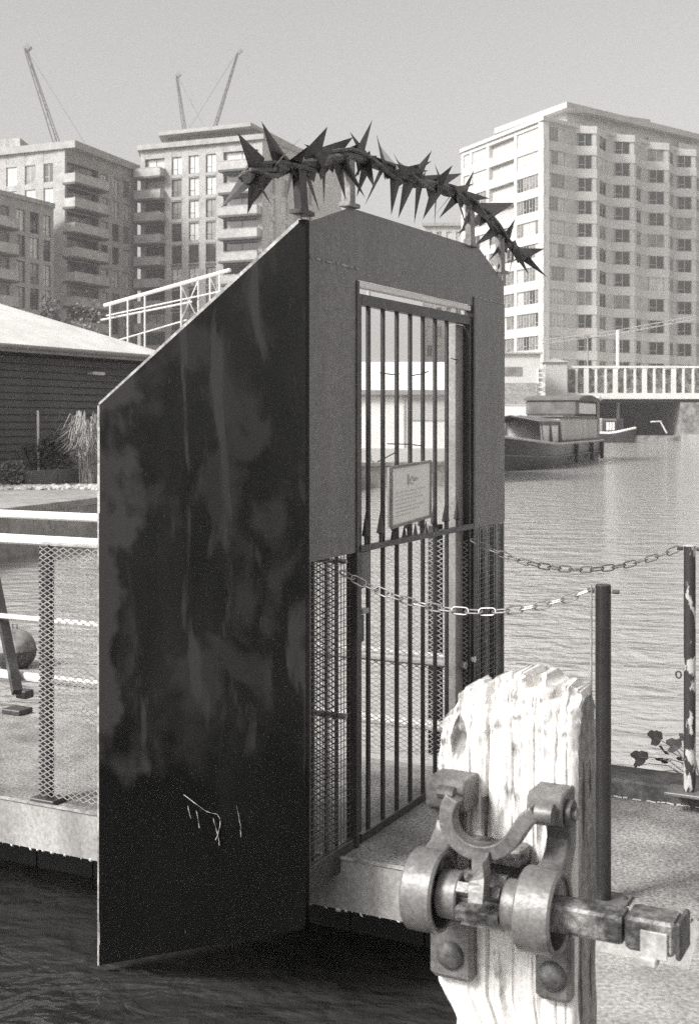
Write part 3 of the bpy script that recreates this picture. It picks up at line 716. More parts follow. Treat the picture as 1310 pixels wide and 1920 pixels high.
qq = smoothpts(q); yk = ribbon(qq, [.030] * len(qq), .034).build('yoke', ['iron'], tp)
sq = smoothpts([onx(u, v, XY - o_) for u, v, o_ in ((901, 1600, .004), (896, 1622, .03), (893, 1650, .07), (890, 1694, .088))]); ribbon(sq, [.034 - .006 * i / len(sq) for i in range(len(sq))], .036).build('yoke_tail', ['iron'], yk)
for o_ in (yk,) + tuple(yk.children):
    bv = o_.modifiers.new('bevel', 'BEVEL'); bv.width = .004; bv.segments = 2; bv.limit_method = 'ANGLE'; bv.angle_limit = R(45)
MB().tube([(XY + .017, q[0].y, q[0].z + .004), (XY + .017, yl0 + .02, q[0].z + .004)], .013, 10).build('hinge_pin', ['iron_dark'], yk, True)
MB().tube([(XY + .017, q[-1].y, q[-1].z), (XY + .017, yr0 + .02, q[-1].z)], .020, 12).build('hinge_pin', ['iron'], yk, True)
# shaft, collars, pinion
yp = lambda u, v: onx(u, v, XS - .045).y
sh = MB().tube([(XS, yl1 - .01, zs), (XS, yr0 + .03, zs)], .024, 14).build('shaft', ['spindle_metal'], tp, True)
def collar(u0, u1, r, m='iron'):
    a = yp(u0, 1690); c_ = yp(u1, 1690); return MB().tube([(XS, a, zs), (XS, a + (c_ - a) * .08, zs), (XS, a + (c_ - a) * .92, zs), (XS, c_, zs)], [r * .93, r, r, r * .93], 22).build('collar', [m], sh, True)
collar(812, 852, .046); collar(934, 966, .048)
ya, yb = yp(853, 1690), yp(933, 1690)
for k in range(6):
    a = k * math.pi / 3 + .35; cx = XS + math.cos(a) * .037; cz = zs + math.sin(a) * .037
    MB().bar((cx, ya, cz), (cx, yb, cz), .019, .026, (math.cos(a), 0, math.sin(a))).build('pinion_tooth', ['spindle_metal'], sh)
# spindle to the right: eight-sided bar, square end with clip
yE1 = onx(1166, 1740, XS - .03).y; yE2 = onx(1264, 1757, XS - .03).y
o = MB().tube([(XS, yr0 + .05, zs), (XS, yE1, zs)], .040, 4).build('spindle', ['spindle_metal'], tp)
bv = o.modifiers.new('bevel', 'BEVEL'); bv.width = .009; bv.segments = 2; bv.limit_method = 'ANGLE'
e = MB().bbox(XS - .031, XS + .040, yE2, yE1 - .003, zs - .030, zs + .030, .006).build('square_end', ['spindle_metal'], o)
MB().bbox(XS - .036, XS - .0315, yE2 + .012, yE2 + .060, zs - .036, zs + .012, .002).build('clip', ['pale_edge'], o)
MB().bbox(XS - .040, XS - .01, yE2 + .03, yE2 + .062, zs - .052, zs - .034, .003).build('clip_foot', ['pale_edge'], o)
MB().bbox(XS - .033, XS + .045, yE2 - .012, yE2 - .001, zs - .033, zs + .034, .004).build('end_plate', ['iron_dark'], o)
# ledge block behind the catch
g0 = onx(985, 1640, XP - .04).y; g1 = onx(872, 1640, XP - .04).y
MB().bbox(XP - .055, XP + .004, g0, g1, zs + .045, zs + .078, .006).build('rack_guide', ['spindle_metal'], tp)
MB().bbox(XP - .03, XP + .004, g0 + .002, g1 - .002, zs - .05, zs + .044, .006).build('rack_face', ['iron_dark'], tp)

# ---------------------------------------------------------------- leafy sprig by the flaking post
pl = gthing('leafy_sprig', 'sprig of lobed dark leaves growing beside the flaking post', 'plant')
YS = P2.y - .03
root_p = Vector((FX + .14, P2.y + .02, .0))
lf = MB(); lobes = []
for k in range(22):
    a = -math.pi + 2 * math.pi * k / 22; r = .74 + .26 * abs(math.cos(a * 1.5)) + .07 * math.sin(a * 9); r *= 1.0 if abs(a) < 2.7 else .6
    lobes.append((r * math.cos(a), r * .8 * math.sin(a), .10 * r * r + .05 * math.sin(a * 3)))
vs = [(0, 0, 0)] + lobes; lf.add(vs, [(0, k + 1, (k + 1) % 22 + 1) for k in range(22)]); lf_me = lf.mesh('leaf', ['leaf'])
for u, v, s, tl in ((1226, 1383, .050, .5), (1243, 1408, .040, 1.4), (1262, 1397, .044, -.6), (1237, 1425, .028, 2.4), (1197, 1421, .050, .2), (1214, 1456, .054, .9), (1277, 1383, .028, -1.1), (1274, 1424, .026, 2.0), (1288, 1396, .028, .3), (1247, 1428, .022, 3.3), (1190, 1437, .018, 1.9)):
    p = onx(u, v, FX + .17 + random.uniform(-.04, .05)); o = link('leaf', lf_me, pl, p); o.scale = (s, s, s)
    o.rotation_euler = (R(62) + random.uniform(-.4, .4), random.uniform(-.5, .5), GROT * 0 + tl + R(-60))
    m_ = p.lerp(root_p, .5) + Vector((0, 0, .05)); MB().tube([p, p.lerp(m_, .5) + Vector((0, .01, .01)), m_, root_p], [.0016, .002, .0026, .003], 5).build('stem', ['stem'], pl, True)

# ---------------------------------------------------------------- shed on the left bank
D = Vector((D1.x, D1.y, 0)); Wv = Vector((W1.x, W1.y, 0))
E1 = at(300, 668, 37.6); E1.z = 0
SHL = 22.0; EZ = 3.60
sh_ = thing('timber_shed', 'dark plank-clad shed with pale hipped roof on the left bank', 'shed', (E1.x, E1.y, .2), GROT)
# local: x along D1 (negative towards the left), y along W1
MB().box(-SHL, -.12, .12, 9.8, 0, EZ - .25).build('wall', ['dark_timber'], sh_)
pk = MB(); pk.prism([(-SHL, .12, 0), (-SHL, .045, 0), (-SHL, .085, .172), (-SHL, .12, .172)], (SHL - .12, 0, 0)); pk_me = pk.mesh('plank', ['cladding'])
for k in range(17): link('plank', pk_me, sh_, (0, 0, k * .188))
hz = EZ - .2; rz = 2.2
rf = MB(); e0 = (.35, -.55); ov = .5
rf.add([(-SHL - ov, -ov, hz), (ov, -ov, hz), (ov, 10.4, hz), (-SHL - ov, 10.4, hz), (-5, 5, hz + rz), (-SHL + 5, 5, hz + rz)],
       [(0, 1, 4, 5), (1, 2, 4), (2, 3, 5, 4), (3, 0, 5), (3, 2, 1, 0)])
roof = rf.build('roof', ['roof_white'], sh_)
MB().box(-SHL - ov, ov, -ov - .03, -ov, hz - .16, hz + .01).build('fascia', ['fascia'], roof)
MB().tube([(-SHL - ov, -ov - .08, hz - .02), (ov, -ov - .08, hz - .02)], .06, 8).build('gutter', ['fascia'], roof, True)
lp = at(165, 700, 35)
lq = loc((lp.x, lp.y, 0)); l0 = loc((E1.x, E1.y, 0)); MB().box(lq.x - l0.x - .28, lq.x - l0.x + .25, -.14, .05, lp.z - .25, lp.z - .17).build('wall_lamp', ['chip_white'], sh_)
# planter, shrubs, stakes, dry grass, pale stones
def leafy(name, label, cat, base, rx, ry, h, n, size, m, group=None, stems=6):
    t = thing(name, label, cat, base, 0, group); b = MB()
    for i in range(n):
        a = random.uniform(0, 6.28); r = math.sqrt(random.random()); z = random.random() ** .8
        k = (1 - .55 * z) * (1 + .35 * noise.noise(Vector((a * 2, z * 4, base[0]))))
        p = Vector((math.cos(a) * r * rx * k, math.sin(a) * r * ry * k, .08 + z * h * (1 + .3 * noise.noise(Vector((a * 1.5, 0, base[1]))))))
        d = Vector((random.gauss(0, 1), random.gauss(0, 1), random.gauss(0, .6))).normalized(); s = d.orthogonal().normalized() * size * random.uniform(.3, .6); d *= size * random.uniform(.6, 1.3)
        b.add([p - s, p + d * .5 - s * .2 + s, p + d, p + d * .5 - s * 1.2], [(0, 1, 2, 3)])
    stuff(b.build('foliage', [m], t))
    b = MB()
    for i in range(stems):
        a = random.uniform(0, 6.28); b.tube([(0, 0, 0), (math.cos(a) * rx * .3, math.sin(a) * ry * .3, h * .5), (math.cos(a) * rx * .6, math.sin(a) * ry * .6, h * .95)], [.02, .014, .006], 5)
    stuff(b.build('stem', ['stem'], t)); return t
gz = .2
def bank(u, Y): return Vector(((u - CU) / F * Y, Y, gz))
pa, pb_ = bank(48, 29.6), bank(168, 31.2)
pt = thing('planter', 'long grey planter box in front of the shed', 'planter', pa)
d = pb_ - pa; Lp = d.length; pt.rotation_euler[2] = math.atan2(d.y, d.x)
for s, t_ in ((0, Lp * .5 - .01), (Lp * .5 + .01, Lp)): MB().bbox(s, t_, 0, .05, 0, .34, .01).build('board', ['planter'], pt)
MB().box(0, Lp, .05, .6, 0, .27).build('soil', ['dark_timber'], pt)
leafy('shrub', 'low pale leafy shrub at the left end of the planter', 'shrub', bank(25, 29.4), .38, .3, .45, 420, .09, 'leaf_pale', 'shrubs by the shed')
leafy('shrub', 'dark bushy shrub growing in the middle of the planter', 'shrub', bank(92, 30.6) + Vector((0, .25, .25)), .55, .3, .85, 700, .09, 'leaf', 'shrubs by the shed')
leafy('shrub', 'thin scrambling shrub against the plank wall behind the planter', 'shrub', bank(60, 30.8) + Vector((0, .3, .25)), .7, .3, .6, 420, .08, 'leaf', 'shrubs by the shed')
gr = thing('dry_grass', 'tall tuft of pale dry grass beside the steel plate', 'grass', bank(168, 30.6)); b = MB(); random.seed(9)
for i in range(520):
    a = random.uniform(0, 6.28); o_ = random.uniform(.0, .22); h = random.uniform(.8, 1.75); rr = random.uniform(.15, .75)
    p = Vector((math.cos(a) * o_, math.sin(a) * o_, 0)); dd = Vector((math.cos(a), math.sin(a), 0)); pts = [p, p + dd * rr * .35 + Vector((0, 0, h * .7)), p + dd * rr * .8 + Vector((0, 0, h)), p + dd * rr * 1.15 + Vector((0, 0, h * .82))]
    s = Vector((-dd.y, dd.x, 0)) * .008; pts = [q_ + Vector((random.gauss(0, .05), random.gauss(0, .05), random.gauss(0, .04))) for q_ in pts]
    for k in range(3): b.add([pts[k] - s, pts[k] + s, pts[k + 1] + s * .7, pts[k + 1] - s * .7], [(0, 1, 2, 3)])
stuff(b.build('blades', ['grass_pale'], gr))
for u, v, lb in ((71, 770, 'pale garden stake standing left of the shrubs'), (149, 770, 'pale garden stake beside the dry grass')):
    p = bank(u + 2, 30.9); tz = at(u, v, 30.9).z
    t = thing('garden_stake', lb, 'stake', p, 0, 'stakes in the planter'); MB().tube([(0, 0, 0), (-.02, 0, tz - gz)], .028, 6).build('cane', ['rail_white'], t)
b = MB(); random.seed(4)
for i in range(420):
    p = bank(random.uniform(-30, 230), random.uniform(27.6, 29.0)); s = random.uniform(.04, .11)
    b.dome((p.x, p.y, gz), s, (random.uniform(-.3, .3), random.uniform(-.3, .3), 1), 6, 2, .7)
o = stuff(b.build('edging_stones', ['gravel'])); tag(o, 'strip of pale rubble stones along the foot of the shed planting', 'stones')

# ---------------------------------------------------------------- pavilion and column seen through the door
pv = thing('pavilion', 'low white pavilion with flat dark eaves behind the door bars', 'pavilion', (0, 47, gz))
x0, x1 = (630 - CU) / F * 47, (900 - CU) / F * 47
MB().box(x0, x1, .12, 8, .5, 2.5).build('wall', ['wall_white'], pv)
MB().box(x0 - .2, x1 + .3, 0, 8.2, 0, .5).build('plinth', ['panel_grey'], pv)
rf = MB().box(x0 - .4, x1 + .4, -.12, 8.4, 2.5, 2.68).build('eaves', ['fascia'], pv)
MB().add([(x0 - .4, -.12, 2.684), (x1 + .4, -.12, 2.684), (x1 + .4, 8.4, 2.684), (x0 - .4, 8.4, 2.684), (x0, 3.5, 3.9), (x1, 3.5, 3.9)], [(0, 1, 5, 4), (1, 2, 5), (2, 3, 4, 5), (3, 0, 4)]).build('roof', ['roof_white'], pv)
for u in (645, 757, 763, 850): x = (u - CU) / F * 47; MB().box(x - .025, x + .025, .06, .13, .5, 2.5).build('cover_strip', ['panel_grey'], pv)
x = (785 - CU) / F * 47; MB().box(x - .3, x + 1.6, .08, .13, 1.55, 2.35).build('panel', ['panel_grey'], pv)
cp = at(691, 870, 45.2); co = thing('slim_column', 'slim pale grey column standing just left of the first door bar', 'column', (cp.x, cp.y, gz))
MB().tube([(0, 0, 0), (0, 0, .4), (0, 0, 6.3)], [.13, .09, .075], 10).build('shaft', ['mast_grey'], co, True)
MB().tube([(0, 0, 0), (0, 0, .08)], .2, 12).build('base', ['mast_grey'], co)

# ---------------------------------------------------------------- apartment buildings
def make_window(wd, h, fm, pm, tag_):
    f = MB(); t = .07
    f.box(0, wd, -.03, .05, 0, t); f.box(0, wd, -.03, .05, h - t, h); f.box(0, t, -.03, .05, t, h - t); f.box(wd - t, wd, -.03, .05, t, h - t)
    f.box(wd * .5 - .04, wd * .5 + .04, -.03, .05, t, h - t); f.box(t, wd * .5 - .04, -.03, .05, h * .3, h * .3 + .06)
    p = MB(); p.box(t, wd - t, .0, .03, t, h - t)
    return f.mesh('window', [fm]), p.mesh('pane', [pm])
class Face:
    def __init__(s, root, u0, Y0, u1, Y1):
        s.root = root; s.P0 = Vector(((u0 - CU) / F * Y0, Y0)); s.P1 = Vector(((u1 - CU) / F * Y1, Y1))
        e = s.P1 - s.P0; s.L = e.length; s.e = e / s.L; s.rot = math.atan2(e.y, e.x); s.o = root.location
        s.cache = {}
    def s_of(s, u):
        k = (u - CU) / F; return (k * s.P0.y - s.P0.x) / (s.e.x - k * s.e.y)
    def place(s, name, me, sx, d, z, parent=None):
        n = Vector((-s.e.y, s.e.x)); p = s.P0 + s.e * sx + n * d
        if parent is not None: return link(name, me, parent)
        return link(name, me, s.root, (p.x - s.o.x, p.y - s.o.y, z - s.o.z), s.rot)
    def put(s, b, name, mats, parent=None): return s.place(name, b.mesh(name, mats), 0, 0, 0)
    def window(s, sx, z, wd, h, d, fm, pm):
        key = (round(wd, 2), round(h, 2), fm, pm)
        if key not in s.cache: s.cache[key] = make_window(wd, h, fm, pm, '')
        f, p = s.cache[key]; o = s.place('window', f, sx, d, z); link('pane', p, o); return o
def building(name, label, u, Y): return thing(name, label, 'building', ((u - CU) / F * Y, Y, gz))
def grid_wall(face, z0, z1, holes, wall_m, depth=.45):
    # wall sheet with rectangular openings: columns [(sa, sb, [(za, zb), ...])]
    b = MB(); cur = 0
    for sa, sb, zz in sorted(holes):
        if sa > cur: b.box(cur, sa, 0, depth, z0, z1)
        c0 = z0
        for za, zb_ in sorted(zz):
            if za > c0: b.box(sa, sb, .03, depth, c0, za)
            c0 = zb_
        if c0 < z1: b.box(sa, sb, .03, depth, c0, z1)
        cur = sb
    if cur < face.L: b.box(cur, face.L, 0, depth, z0, z1)
    return face.put(b, 'wall', [wall_m])
def core(root, pts, z0, z1, m, name='core'):
    c_ = sum((Vector(p) for p in pts), Vector((0, 0))) / len(pts)
    q = []
    for p in pts: p = Vector(p); d = (c_ - p).normalized(); q.append(p + d * .75)
    b = MB(); b.prism([(p.x - root.location.x, p.y - root.location.y, z0 - root.location.z) for p in q], (0, 0, z1 - z0)); return b.build(name, [m], root)
def flat(root, pts, z0, z1, m, name):
    b = MB(); b.prism([(p[0] - root.location.x, p[1] - root.location.y, z0 - root.location.z) for p in pts], (0, 0, z1 - z0)); return b.build(name, [m], root)
def pt_(u, Y): return ((u - CU) / F * Y, Y)
def balcony(face, sa, sb, z, pr, slab_m, rail_m, h=1.1, t=.28):
    o = face.put(MB().box(sa, sb, -pr, .3, z - t, z), 'balcony', [slab_m])
    r = MB().box(sa, sb, -pr, -pr + .06, z, z + h).box(sa, sa + .06, -pr + .06, .0, z, z + h).box(sb - .06, sb, -pr + .06, .0, z, z + h)
    r.box(sa - .03, sb + .03, -pr - .03, -pr + .09, z + h, z + h + .07)
    q = link('railing', r.mesh('railing', [rail_m]), o); return o
random.seed(31)
def pane_m(bright=.5):
    r = random.random()
    return 'curtain' if r < bright * .55 else ('glass_mid' if r < bright else 'glass_dark')

# --- left block
LB = building('apartment_block', 'grey brick apartment block with stacked corner balconies behind the shed', 141, 157)
zt = at(141, 278, 157).z; fh = 3.1
fA = Face(LB, -40, 163, 122, 157.4); fB = Face(LB, 122, 157.4, 258, 172)
z0s = [zt - 1.2 - fh * (k + 1) for k in range(10)]
hA = [(fA.s_of(a), fA.s_of(c_), [(z + .3, z + 2.7) for z in z0s]) for a, c_ in ((-30, -8), (12, 32), (47, 67), (82, 100))]
grid_wall(fA, gz, zt, hA, 'brick_mid')
for sa, sb, zz in hA:
    for za, zb_ in zz[:5]: fA.window(sa, za, sb - sa, zb_ - za, .2, 'frame_pale', pane_m(.9))
hB = [(fB.s_of(a), fB.s_of(c_), [(z + .3, z + 2.6) for z in z0s]) for a, c_ in ((190, 203), (211, 224), (231, 244))]
bal = (fB.s_of(124), fB.s_of(185), [(z + .1, z + 2.8) for z in z0s])
grid_wall(fB, gz, zt, hB + [bal], 'brick_grey', .6)
for sa, sb, zz in hB:
    for za, zb_ in zz: fB.window(sa, za, sb - sa, zb_ - za, .25, 'frame_dark', pane_m(.75))
for za, zb_ in bal[2]:
    fB.window(bal[0], za, bal[1] - bal[0], zb_ - za, .5, 'frame_dark', pane_m(.3)); balcony(fB, bal[0] - .3, bal[1] + .1, za, 1.6, 'slab_dark', 'rail_panel')
core(LB, [pt_(-40, 163), pt_(122, 157.4), pt_(258, 172), pt_(150, 190), pt_(-40, 190)], gz, zt - .4, 'brick_dark')
flat(LB, [pt_(-42, 162.4), pt_(141, 156.4), pt_(263, 172), pt_(150, 190), pt_(-42, 190)], zt, zt + .9, 'slab_mid', 'parapet')
flat(LB, [pt_(-30, 166), pt_(38, 164), pt_(70, 172), pt_(-30, 178)], zt + .9, zt + 2.9, 'brick_mid', 'plant_room')
# --- low block in front
LL = building('apartment_block', 'lower brick apartment block cut by the left edge of the picture', 0, 145)
fC = Face(LL, -70, 139, 101, 154); zt = at(101, 390, 154).z
z0s = [zt - .8 - 3.05 * (k + 1) for k in range(8)]
hC = [(fC.s_of(a), fC.s_of(c_), [(z + .2, z + 2.75) for z in z0s]) for a, c_ in ((31, 48), (57, 74), (82, 96))]
bal = (fC.s_of(-30), fC.s_of(18), [(z + .1, z + 2.7) for z in z0s])
grid_wall(fC, gz, zt, hC + [bal], 'brick_grey', .6)
for sa, sb, zz in hC:
    for za, zb_ in zz: fC.window(sa, za, sb - sa, zb_ - za, .25, 'frame_dark', pane_m(.75))
for za, zb_ in bal[2]:
    fC.window(bal[0], za, bal[1] - bal[0], zb_ - za, .5, 'frame_dark', pane_m(.3)); balcony(fC, bal[0], bal[1] + .25, za, 1.2, 'slab_dark', 'rail_panel')
core(LL, [pt_(-70, 139), pt_(101, 154), pt_(90, 156), pt_(-70, 156)], gz, zt - .3, 'brick_dark')
flat(LL, [pt_(-72, 138.4), pt_(104, 153.8), pt_(96, 156.5), pt_(-72, 156.5)], zt, zt + .5, 'slab_mid', 'parapet')
# --- middle block
MBk = building('apartment_block', 'pale brick apartment block with overhanging roof left of the spiked crown', 420, 166)
zt = at(420, 268, 166).z; fh = 3.0
fD = Face(MBk, 264, 171, 492, 164); fE = Face(MBk, 492, 164, 640, 184)
z0s = [zt - .9 - fh * (k + 1) for k in range(11)]
hD = [(fD.s_of(a), fD.s_of(c_), [(z + .25, z + 2.65) for z in z0s]) for a, c_ in ((322, 341), (354, 373), (386, 405))]
balL = (fD.s_of(272), fD.s_of(309), [(z + .1, z + 2.7) for z in z0s]); balR = (fD.s_of(419), fD.s_of(484), [(z + .1, z + 2.7) for z in z0s])
grid_wall(fD, gz, zt, hD + [balL, balR], 'brick_mid', .6)
for sa, sb, zz in hD:
    for k, (za, zb_) in enumerate(zz):
        fD.window(sa, za, sb - sa, zb_ - za, .25, 'frame_dark', pane_m(.95 if k < 4 else .6))
        fD.put(MB().box(sa - .05, sb + .05, -.06, .02, za - .45, za - .1), 'sill_panel', ['slab_mid' if k < 4 else 'slab_dark'])
for bb, e0_, e1_ in ((balL, -.9, .1), (balR, -.1, .5)):
    for k, (za, zb_) in enumerate(bb[2]):
        fD.window(bb[0], za, bb[1] - bb[0], zb_ - za, .5, 'frame_dark', pane_m(.5)); balcony(fD, bb[0] + e0_, bb[1] + e1_, za, 1.4, 'slab_dark', 'rail_panel')
hE = [(fE.s_of(a), fE.s_of(c_), [(z + .25, z + 2.65) for z in z0s]) for a, c_ in ((505, 517), (528, 540), (552, 563), (575, 585))]
grid_wall(fE, gz, zt, hE, 'stone_pale', .5)
for sa, sb, zz in hE:
    for za, zb_ in zz[:6]: fE.window(sa, za, sb - sa, zb_ - za, .25, 'frame_pale', pane_m(.9))
core(MBk, [pt_(264, 171), pt_(492, 164), pt_(640, 184), pt_(560, 200), pt_(290, 196)], gz, zt - .3, 'brick_dark')
flat(MBk, [pt_(258, 170.5), pt_(494, 163.5), pt_(644, 184), pt_(560, 200), pt_(285, 196)], zt, zt + .7, 'slab_mid', 'parapet')
flat(MBk, [pt_(315, 172.5), pt_(478, 167.5), pt_(560, 182), pt_(500, 190), pt_(340, 190)], zt + .7, zt + 2.0, 'brick_mid', 'penthouse')
flat(MBk, [pt_(297, 170.5), pt_(470, 165), pt_(575, 183), pt_(510, 194), pt_(330, 193)], zt + 2.0, zt + 2.5, 'slab_mid', 'roof')
# --- pale block glimpsed behind the gate top
NB = building('apartment_block', 'distant pale block glimpsed between the door bars and the right tower', 830, 205)
fN = Face(NB, 792, 205, 900, 205); zt = at(830, 424, 205).z
hN = [(fN.s_of(a), fN.s_of(c_), [(zt - 3.1 * (k + 1) + .3, zt - 3.1 * (k + 1) + 2.2) for k in range(10)]) for a, c_ in ((800, 810), (818, 828), (836, 846), (854, 864), (872, 882))]
grid_wall(fN, gz, zt, hN, 'stone_pale', .4)
for sa, sb, zz in hN:
    for za, zb_ in zz: fN.window(sa, za, sb - sa, zb_ - za, .2, 'frame_pale', pane_m(.7))
core(NB, [pt_(792, 205), pt_(900, 205), pt_(880, 222), pt_(800, 222)], gz, zt - .2, 'brick_dark')
flat(NB, [pt_(791, 204.6), pt_(901, 204.6), pt_(882, 222), pt_(798, 222)], zt, zt + .5, 'slab_mid', 'parapet')
for u, Y, wd, v, lb in ((742, 260, 11, 700, 'far hazy low block behind the pavilion roof, leftmost'), (775, 240, 8, 690, 'far hazy block behind the pavilion roof, beside the fourth bar')):
    p = at(u, v, Y); t = building('far_block', lb, u, Y); h = p.z - gz
    MB().box(-wd / 2, wd / 2, 0, 12, 0, h).build('wall', ['stone_pale'], t); MB().box(-wd / 2 - .2, wd / 2 + .2, -.2, 12.2, h, h + .4).build('roof', ['slab_mid'], t)
    for k in range(3):
        for z in range(2): MB().box(-wd / 2 + 1 + k * wd / 3.2, -wd / 2 + 2.6 + k * wd / 3.2, -.06, .1, h - 2.8 - z * 3.1, h - 1.0 - z * 3.1).build('window', ['glass_mid'], t)
# --- right tower
RT = building('tower_block', 'tall pale tower block with zigzag bay windows on the right', 1018, 166)
fh = 43.8 / F * 166; zt = at(1018, 226, 166).z
fL = Face(RT, 864, 186, 1018, 166); fR = Face(RT, 1018, 166, 1320, 189)
zf = [zt - .55 - fh * (k + 1) + .35 for k in range(12)]      # floor levels
cols = ((868, 880), (884, 911), (916, 963), (968, 1012))
hL = [(fL.s_of(a), fL.s_of(c_), [(z + .85, z + fh - .35) for z in zf]) for a, c_ in cols]
grid_wall(fL, gz, zt, hL, 'stone_white', .9)
for ci, (sa, sb, zz) in enumerate(hL):
    for k, (za, zb_) in enumerate(zz):
        n = (1, 2, 3, 4)[ci]; ww = (sb - sa) / n; h = zb_ - za
        if ci == 2 and k < 4:
            fL.window(sa, za, sb - sa, h, .85, 'frame_dark', 'glass_mid'); continue
        for j in range(n):
            fL.window(sa + j * ww, za, ww, h, .2, 'panel_grey', 'curtain' if k < 2 else random.choice(('glass_dark', 'glass_mid', 'glass_mid', 'curtain')))
hR = [(fR.s_of(1022), fR.s_of(1058), [(z + .85, z + fh - .35) for z in zf])]
grid_wall(fR, gz, zt, hR, 'stone_pale', .9)
for za, zb_ in hR[0][2]:
    ww = (hR[0][1] - hR[0][0]) / 3
    for j in range(3): fR.window(hR[0][0] + j * ww, za, ww, zb_ - za, .12, 'panel_grey', random.choice(('curtain', 'curtain', 'glass_mid')))
bays = [(fR.s_of(a), fR.s_of(m_), fR.s_of(c_)) for a, m_, c_ in ((1079, 1101, 1137), (1148, 1172, 1202), (1212, 1236, 1262), (1266, 1287, 1310))]
for bi, (sa, sm, sb) in enumerate(bays):
    pr = 1.5
    for k, z in enumerate([zt - .2] + zf):
        zz0, zz1 = (z - .35, z + .85) if k else (z - .5, z + .5)
        tri = lambda g_: [(sa - g_, 0, zz0), (sm, -pr - g_, zz0), (sb + g_, 0, zz0)]
        fR.put(MB().prism(tri(.12), (0, 0, zz1 - zz0)), 'bay_band', ['stone_white'])
        if not k: continue
        za, zb_ = z + .85, z + fh - .35; h = zb_ - za
        for (pa_, pb2, wch) in (((sa + .15, 0), (sm, -pr + .1), 0), ((sm, -pr + .1), (sb - .15, 0), 1)):
            P = Vector(pa_); Q = Vector(pb2); e = Q - P; L = e.length; ang = math.atan2(e.y, e.x)
            t0, t1 = (.06, .80) if wch == 0 else (.30, .94)
            key = ('bay', bi, wch, pm := ('glass_dark' if wch == 0 and random.random() < .8 else random.choice(('glass_dark', 'glass_dark', 'glass_mid', 'curtain'))))
            if key not in fR.cache: fR.cache[key] = make_window(L * (t1 - t0), h, 'frame_pale', pm, '')
            f_, p_ = fR.cache[key]; q0 = P + e * t0
            n = Vector((-fR.e.y, fR.e.x)); wp = fR.P0 + fR.e * q0.x + n * q0.y
            o = link('window', f_, RT, (wp.x - RT.location.x, wp.y - RT.location.y, za - RT.location.z), fR.rot + ang); link('pane', p_, o)
        # pier at the apex of the bay and stubs at the wall
        fR.put(MB().prism([(sm - (sm - sa) * .20, -pr * .80, za - .02), (sm, -pr + .02, za - .02), (sm + (sb - sm) * .30, -pr * .70, za - .02), (sm, -pr * .45, za - .02)], (0, 0, h + .04)), 'bay_pier', ['stone_white'])
for z in zf:
    fR.put(MB().box(0.02, fR.L, -.07, .0, z - .35, z + .85), 'floor_band', ['stone_white'])
core(RT, [pt_(864, 186), pt_(1018, 166), pt_(1320, 189), pt_(1300, 215), pt_(900, 210)], gz, zt - .3, 'stone_pale')
flat(RT, [pt_(861, 186), pt_(1018, 165.5), pt_(1324, 189), pt_(1300, 215), pt_(900, 210)], zt, zt + .5, 'stone_white', 'parapet')
flat(RT, [pt_(940, 184), pt_(1062, 172), pt_(1322, 192), pt_(1290, 212), pt_(960, 206)], zt + .5, zt + 2.6, 'curtain', 'penthouse_glazing')
flat(RT, [pt_(926, 185), pt_(1062, 169.5), pt_(1326, 190), pt_(1292, 214), pt_(950, 208)], zt + 2.6, zt + 3.4, 'stone_pale', 'roof')
flat(RT, [pt_(1108, 182), pt_(1218, 187), pt_(1210, 200), pt_(1110, 200)], zt + 3.4, zt + 5.2, 'slab_mid', 'plant_room')
for u in (1095, 1165, 1232, 1288): 
    p = pt_(u, 176 + (u - 1095) * .06); MB().box(-2.2, 2.2, -.05, .05, 0, 1.1).build('terrace_screen', ['curtain'], RT, loc=(p[0] - RT.location.x, p[1] - RT.location.y, zt + .5 - gz), rot=fR.rot)

# ---------------------------------------------------------------- cranes
def crane(label, tip, foot, Y, w_, hook=None):
    a = at(*tip, Y); c_ = at(*foot, Y); base = Vector((c_.x, Y, gz)); t = thing('tower_crane', label, 'crane', base, 0, 'tower cranes beyond the flats')
    A = a - base; C = c_ - base; d = (A - C); L = d.length; d.normalize(); s = Vector((d.z, 0, -d.x)) * w_ / 2; k_ = Vector((0, w_, 0))
    C2 = C - d * 6
    jb = MB(); r = .16
    for o_ in (s, -s): jb.tube([C2 + o_ * .9, A + o_ * .35 - d * 1.5, A], r, 5)
    jb.tube([C2 + k_ * .6, A + k_ * .3], r, 5); n = max(8, int(L / (w_ * 1.3)))
    for i in range(n):
        p = C2.lerp(A, i / n); q = C2.lerp(A, (i + 1) / n); f0 = .9 - .5 * i / n; f1 = .9 - .5 * (i + 1) / n; g_ = 1 if i % 2 else -1
        jb.tube([p + s * g_ * f0, q - s * g_ * f1], r * .55, 4)
    j = jb.build('jib', ['crane_steel'], t)
    hd = MB(); hd.bar(A - d * .6 + Vector((w_ * .1, 0, 0)), A + d * .5 + Vector((w_ * .7, 0, -.1)), w_ * .9, w_ * .7); hd.build('jib_head', ['fascia'], t)
    m = MB(); h = C2.z
    for ox in (-1, 1):
        for oy in (-1, 1): m.tube([(ox, oy, 0), (ox, oy, h)], .16, 5)
    n = int(h / 2.6)
    for i in range(n):
        g_ = 1 if i % 2 else -1; m.tube([(-g_, -1, h * i / n), (g_, -1, h * (i + 1) / n)], .1, 4); m.tube([(-1, -g_, h * i / n), (-1, g_, h * (i + 1) / n)], .1, 4)
    m.build('mast', ['crane_steel'], t); MB().box(-1.4, 1.4, -1.4, 1.4, h - 1, h + 1.6).build('cab', ['panel_grey'], t)
    MB().tube([A + d * .3, Vector((C2.x + (6 if A.x < C.x else -6), 0, C2.z + 4)), Vector((C2.x + (6 if A.x < C.x else -6), 0, C2.z))], .07, 4).build('pendant_rope', ['crane_steel'], t)
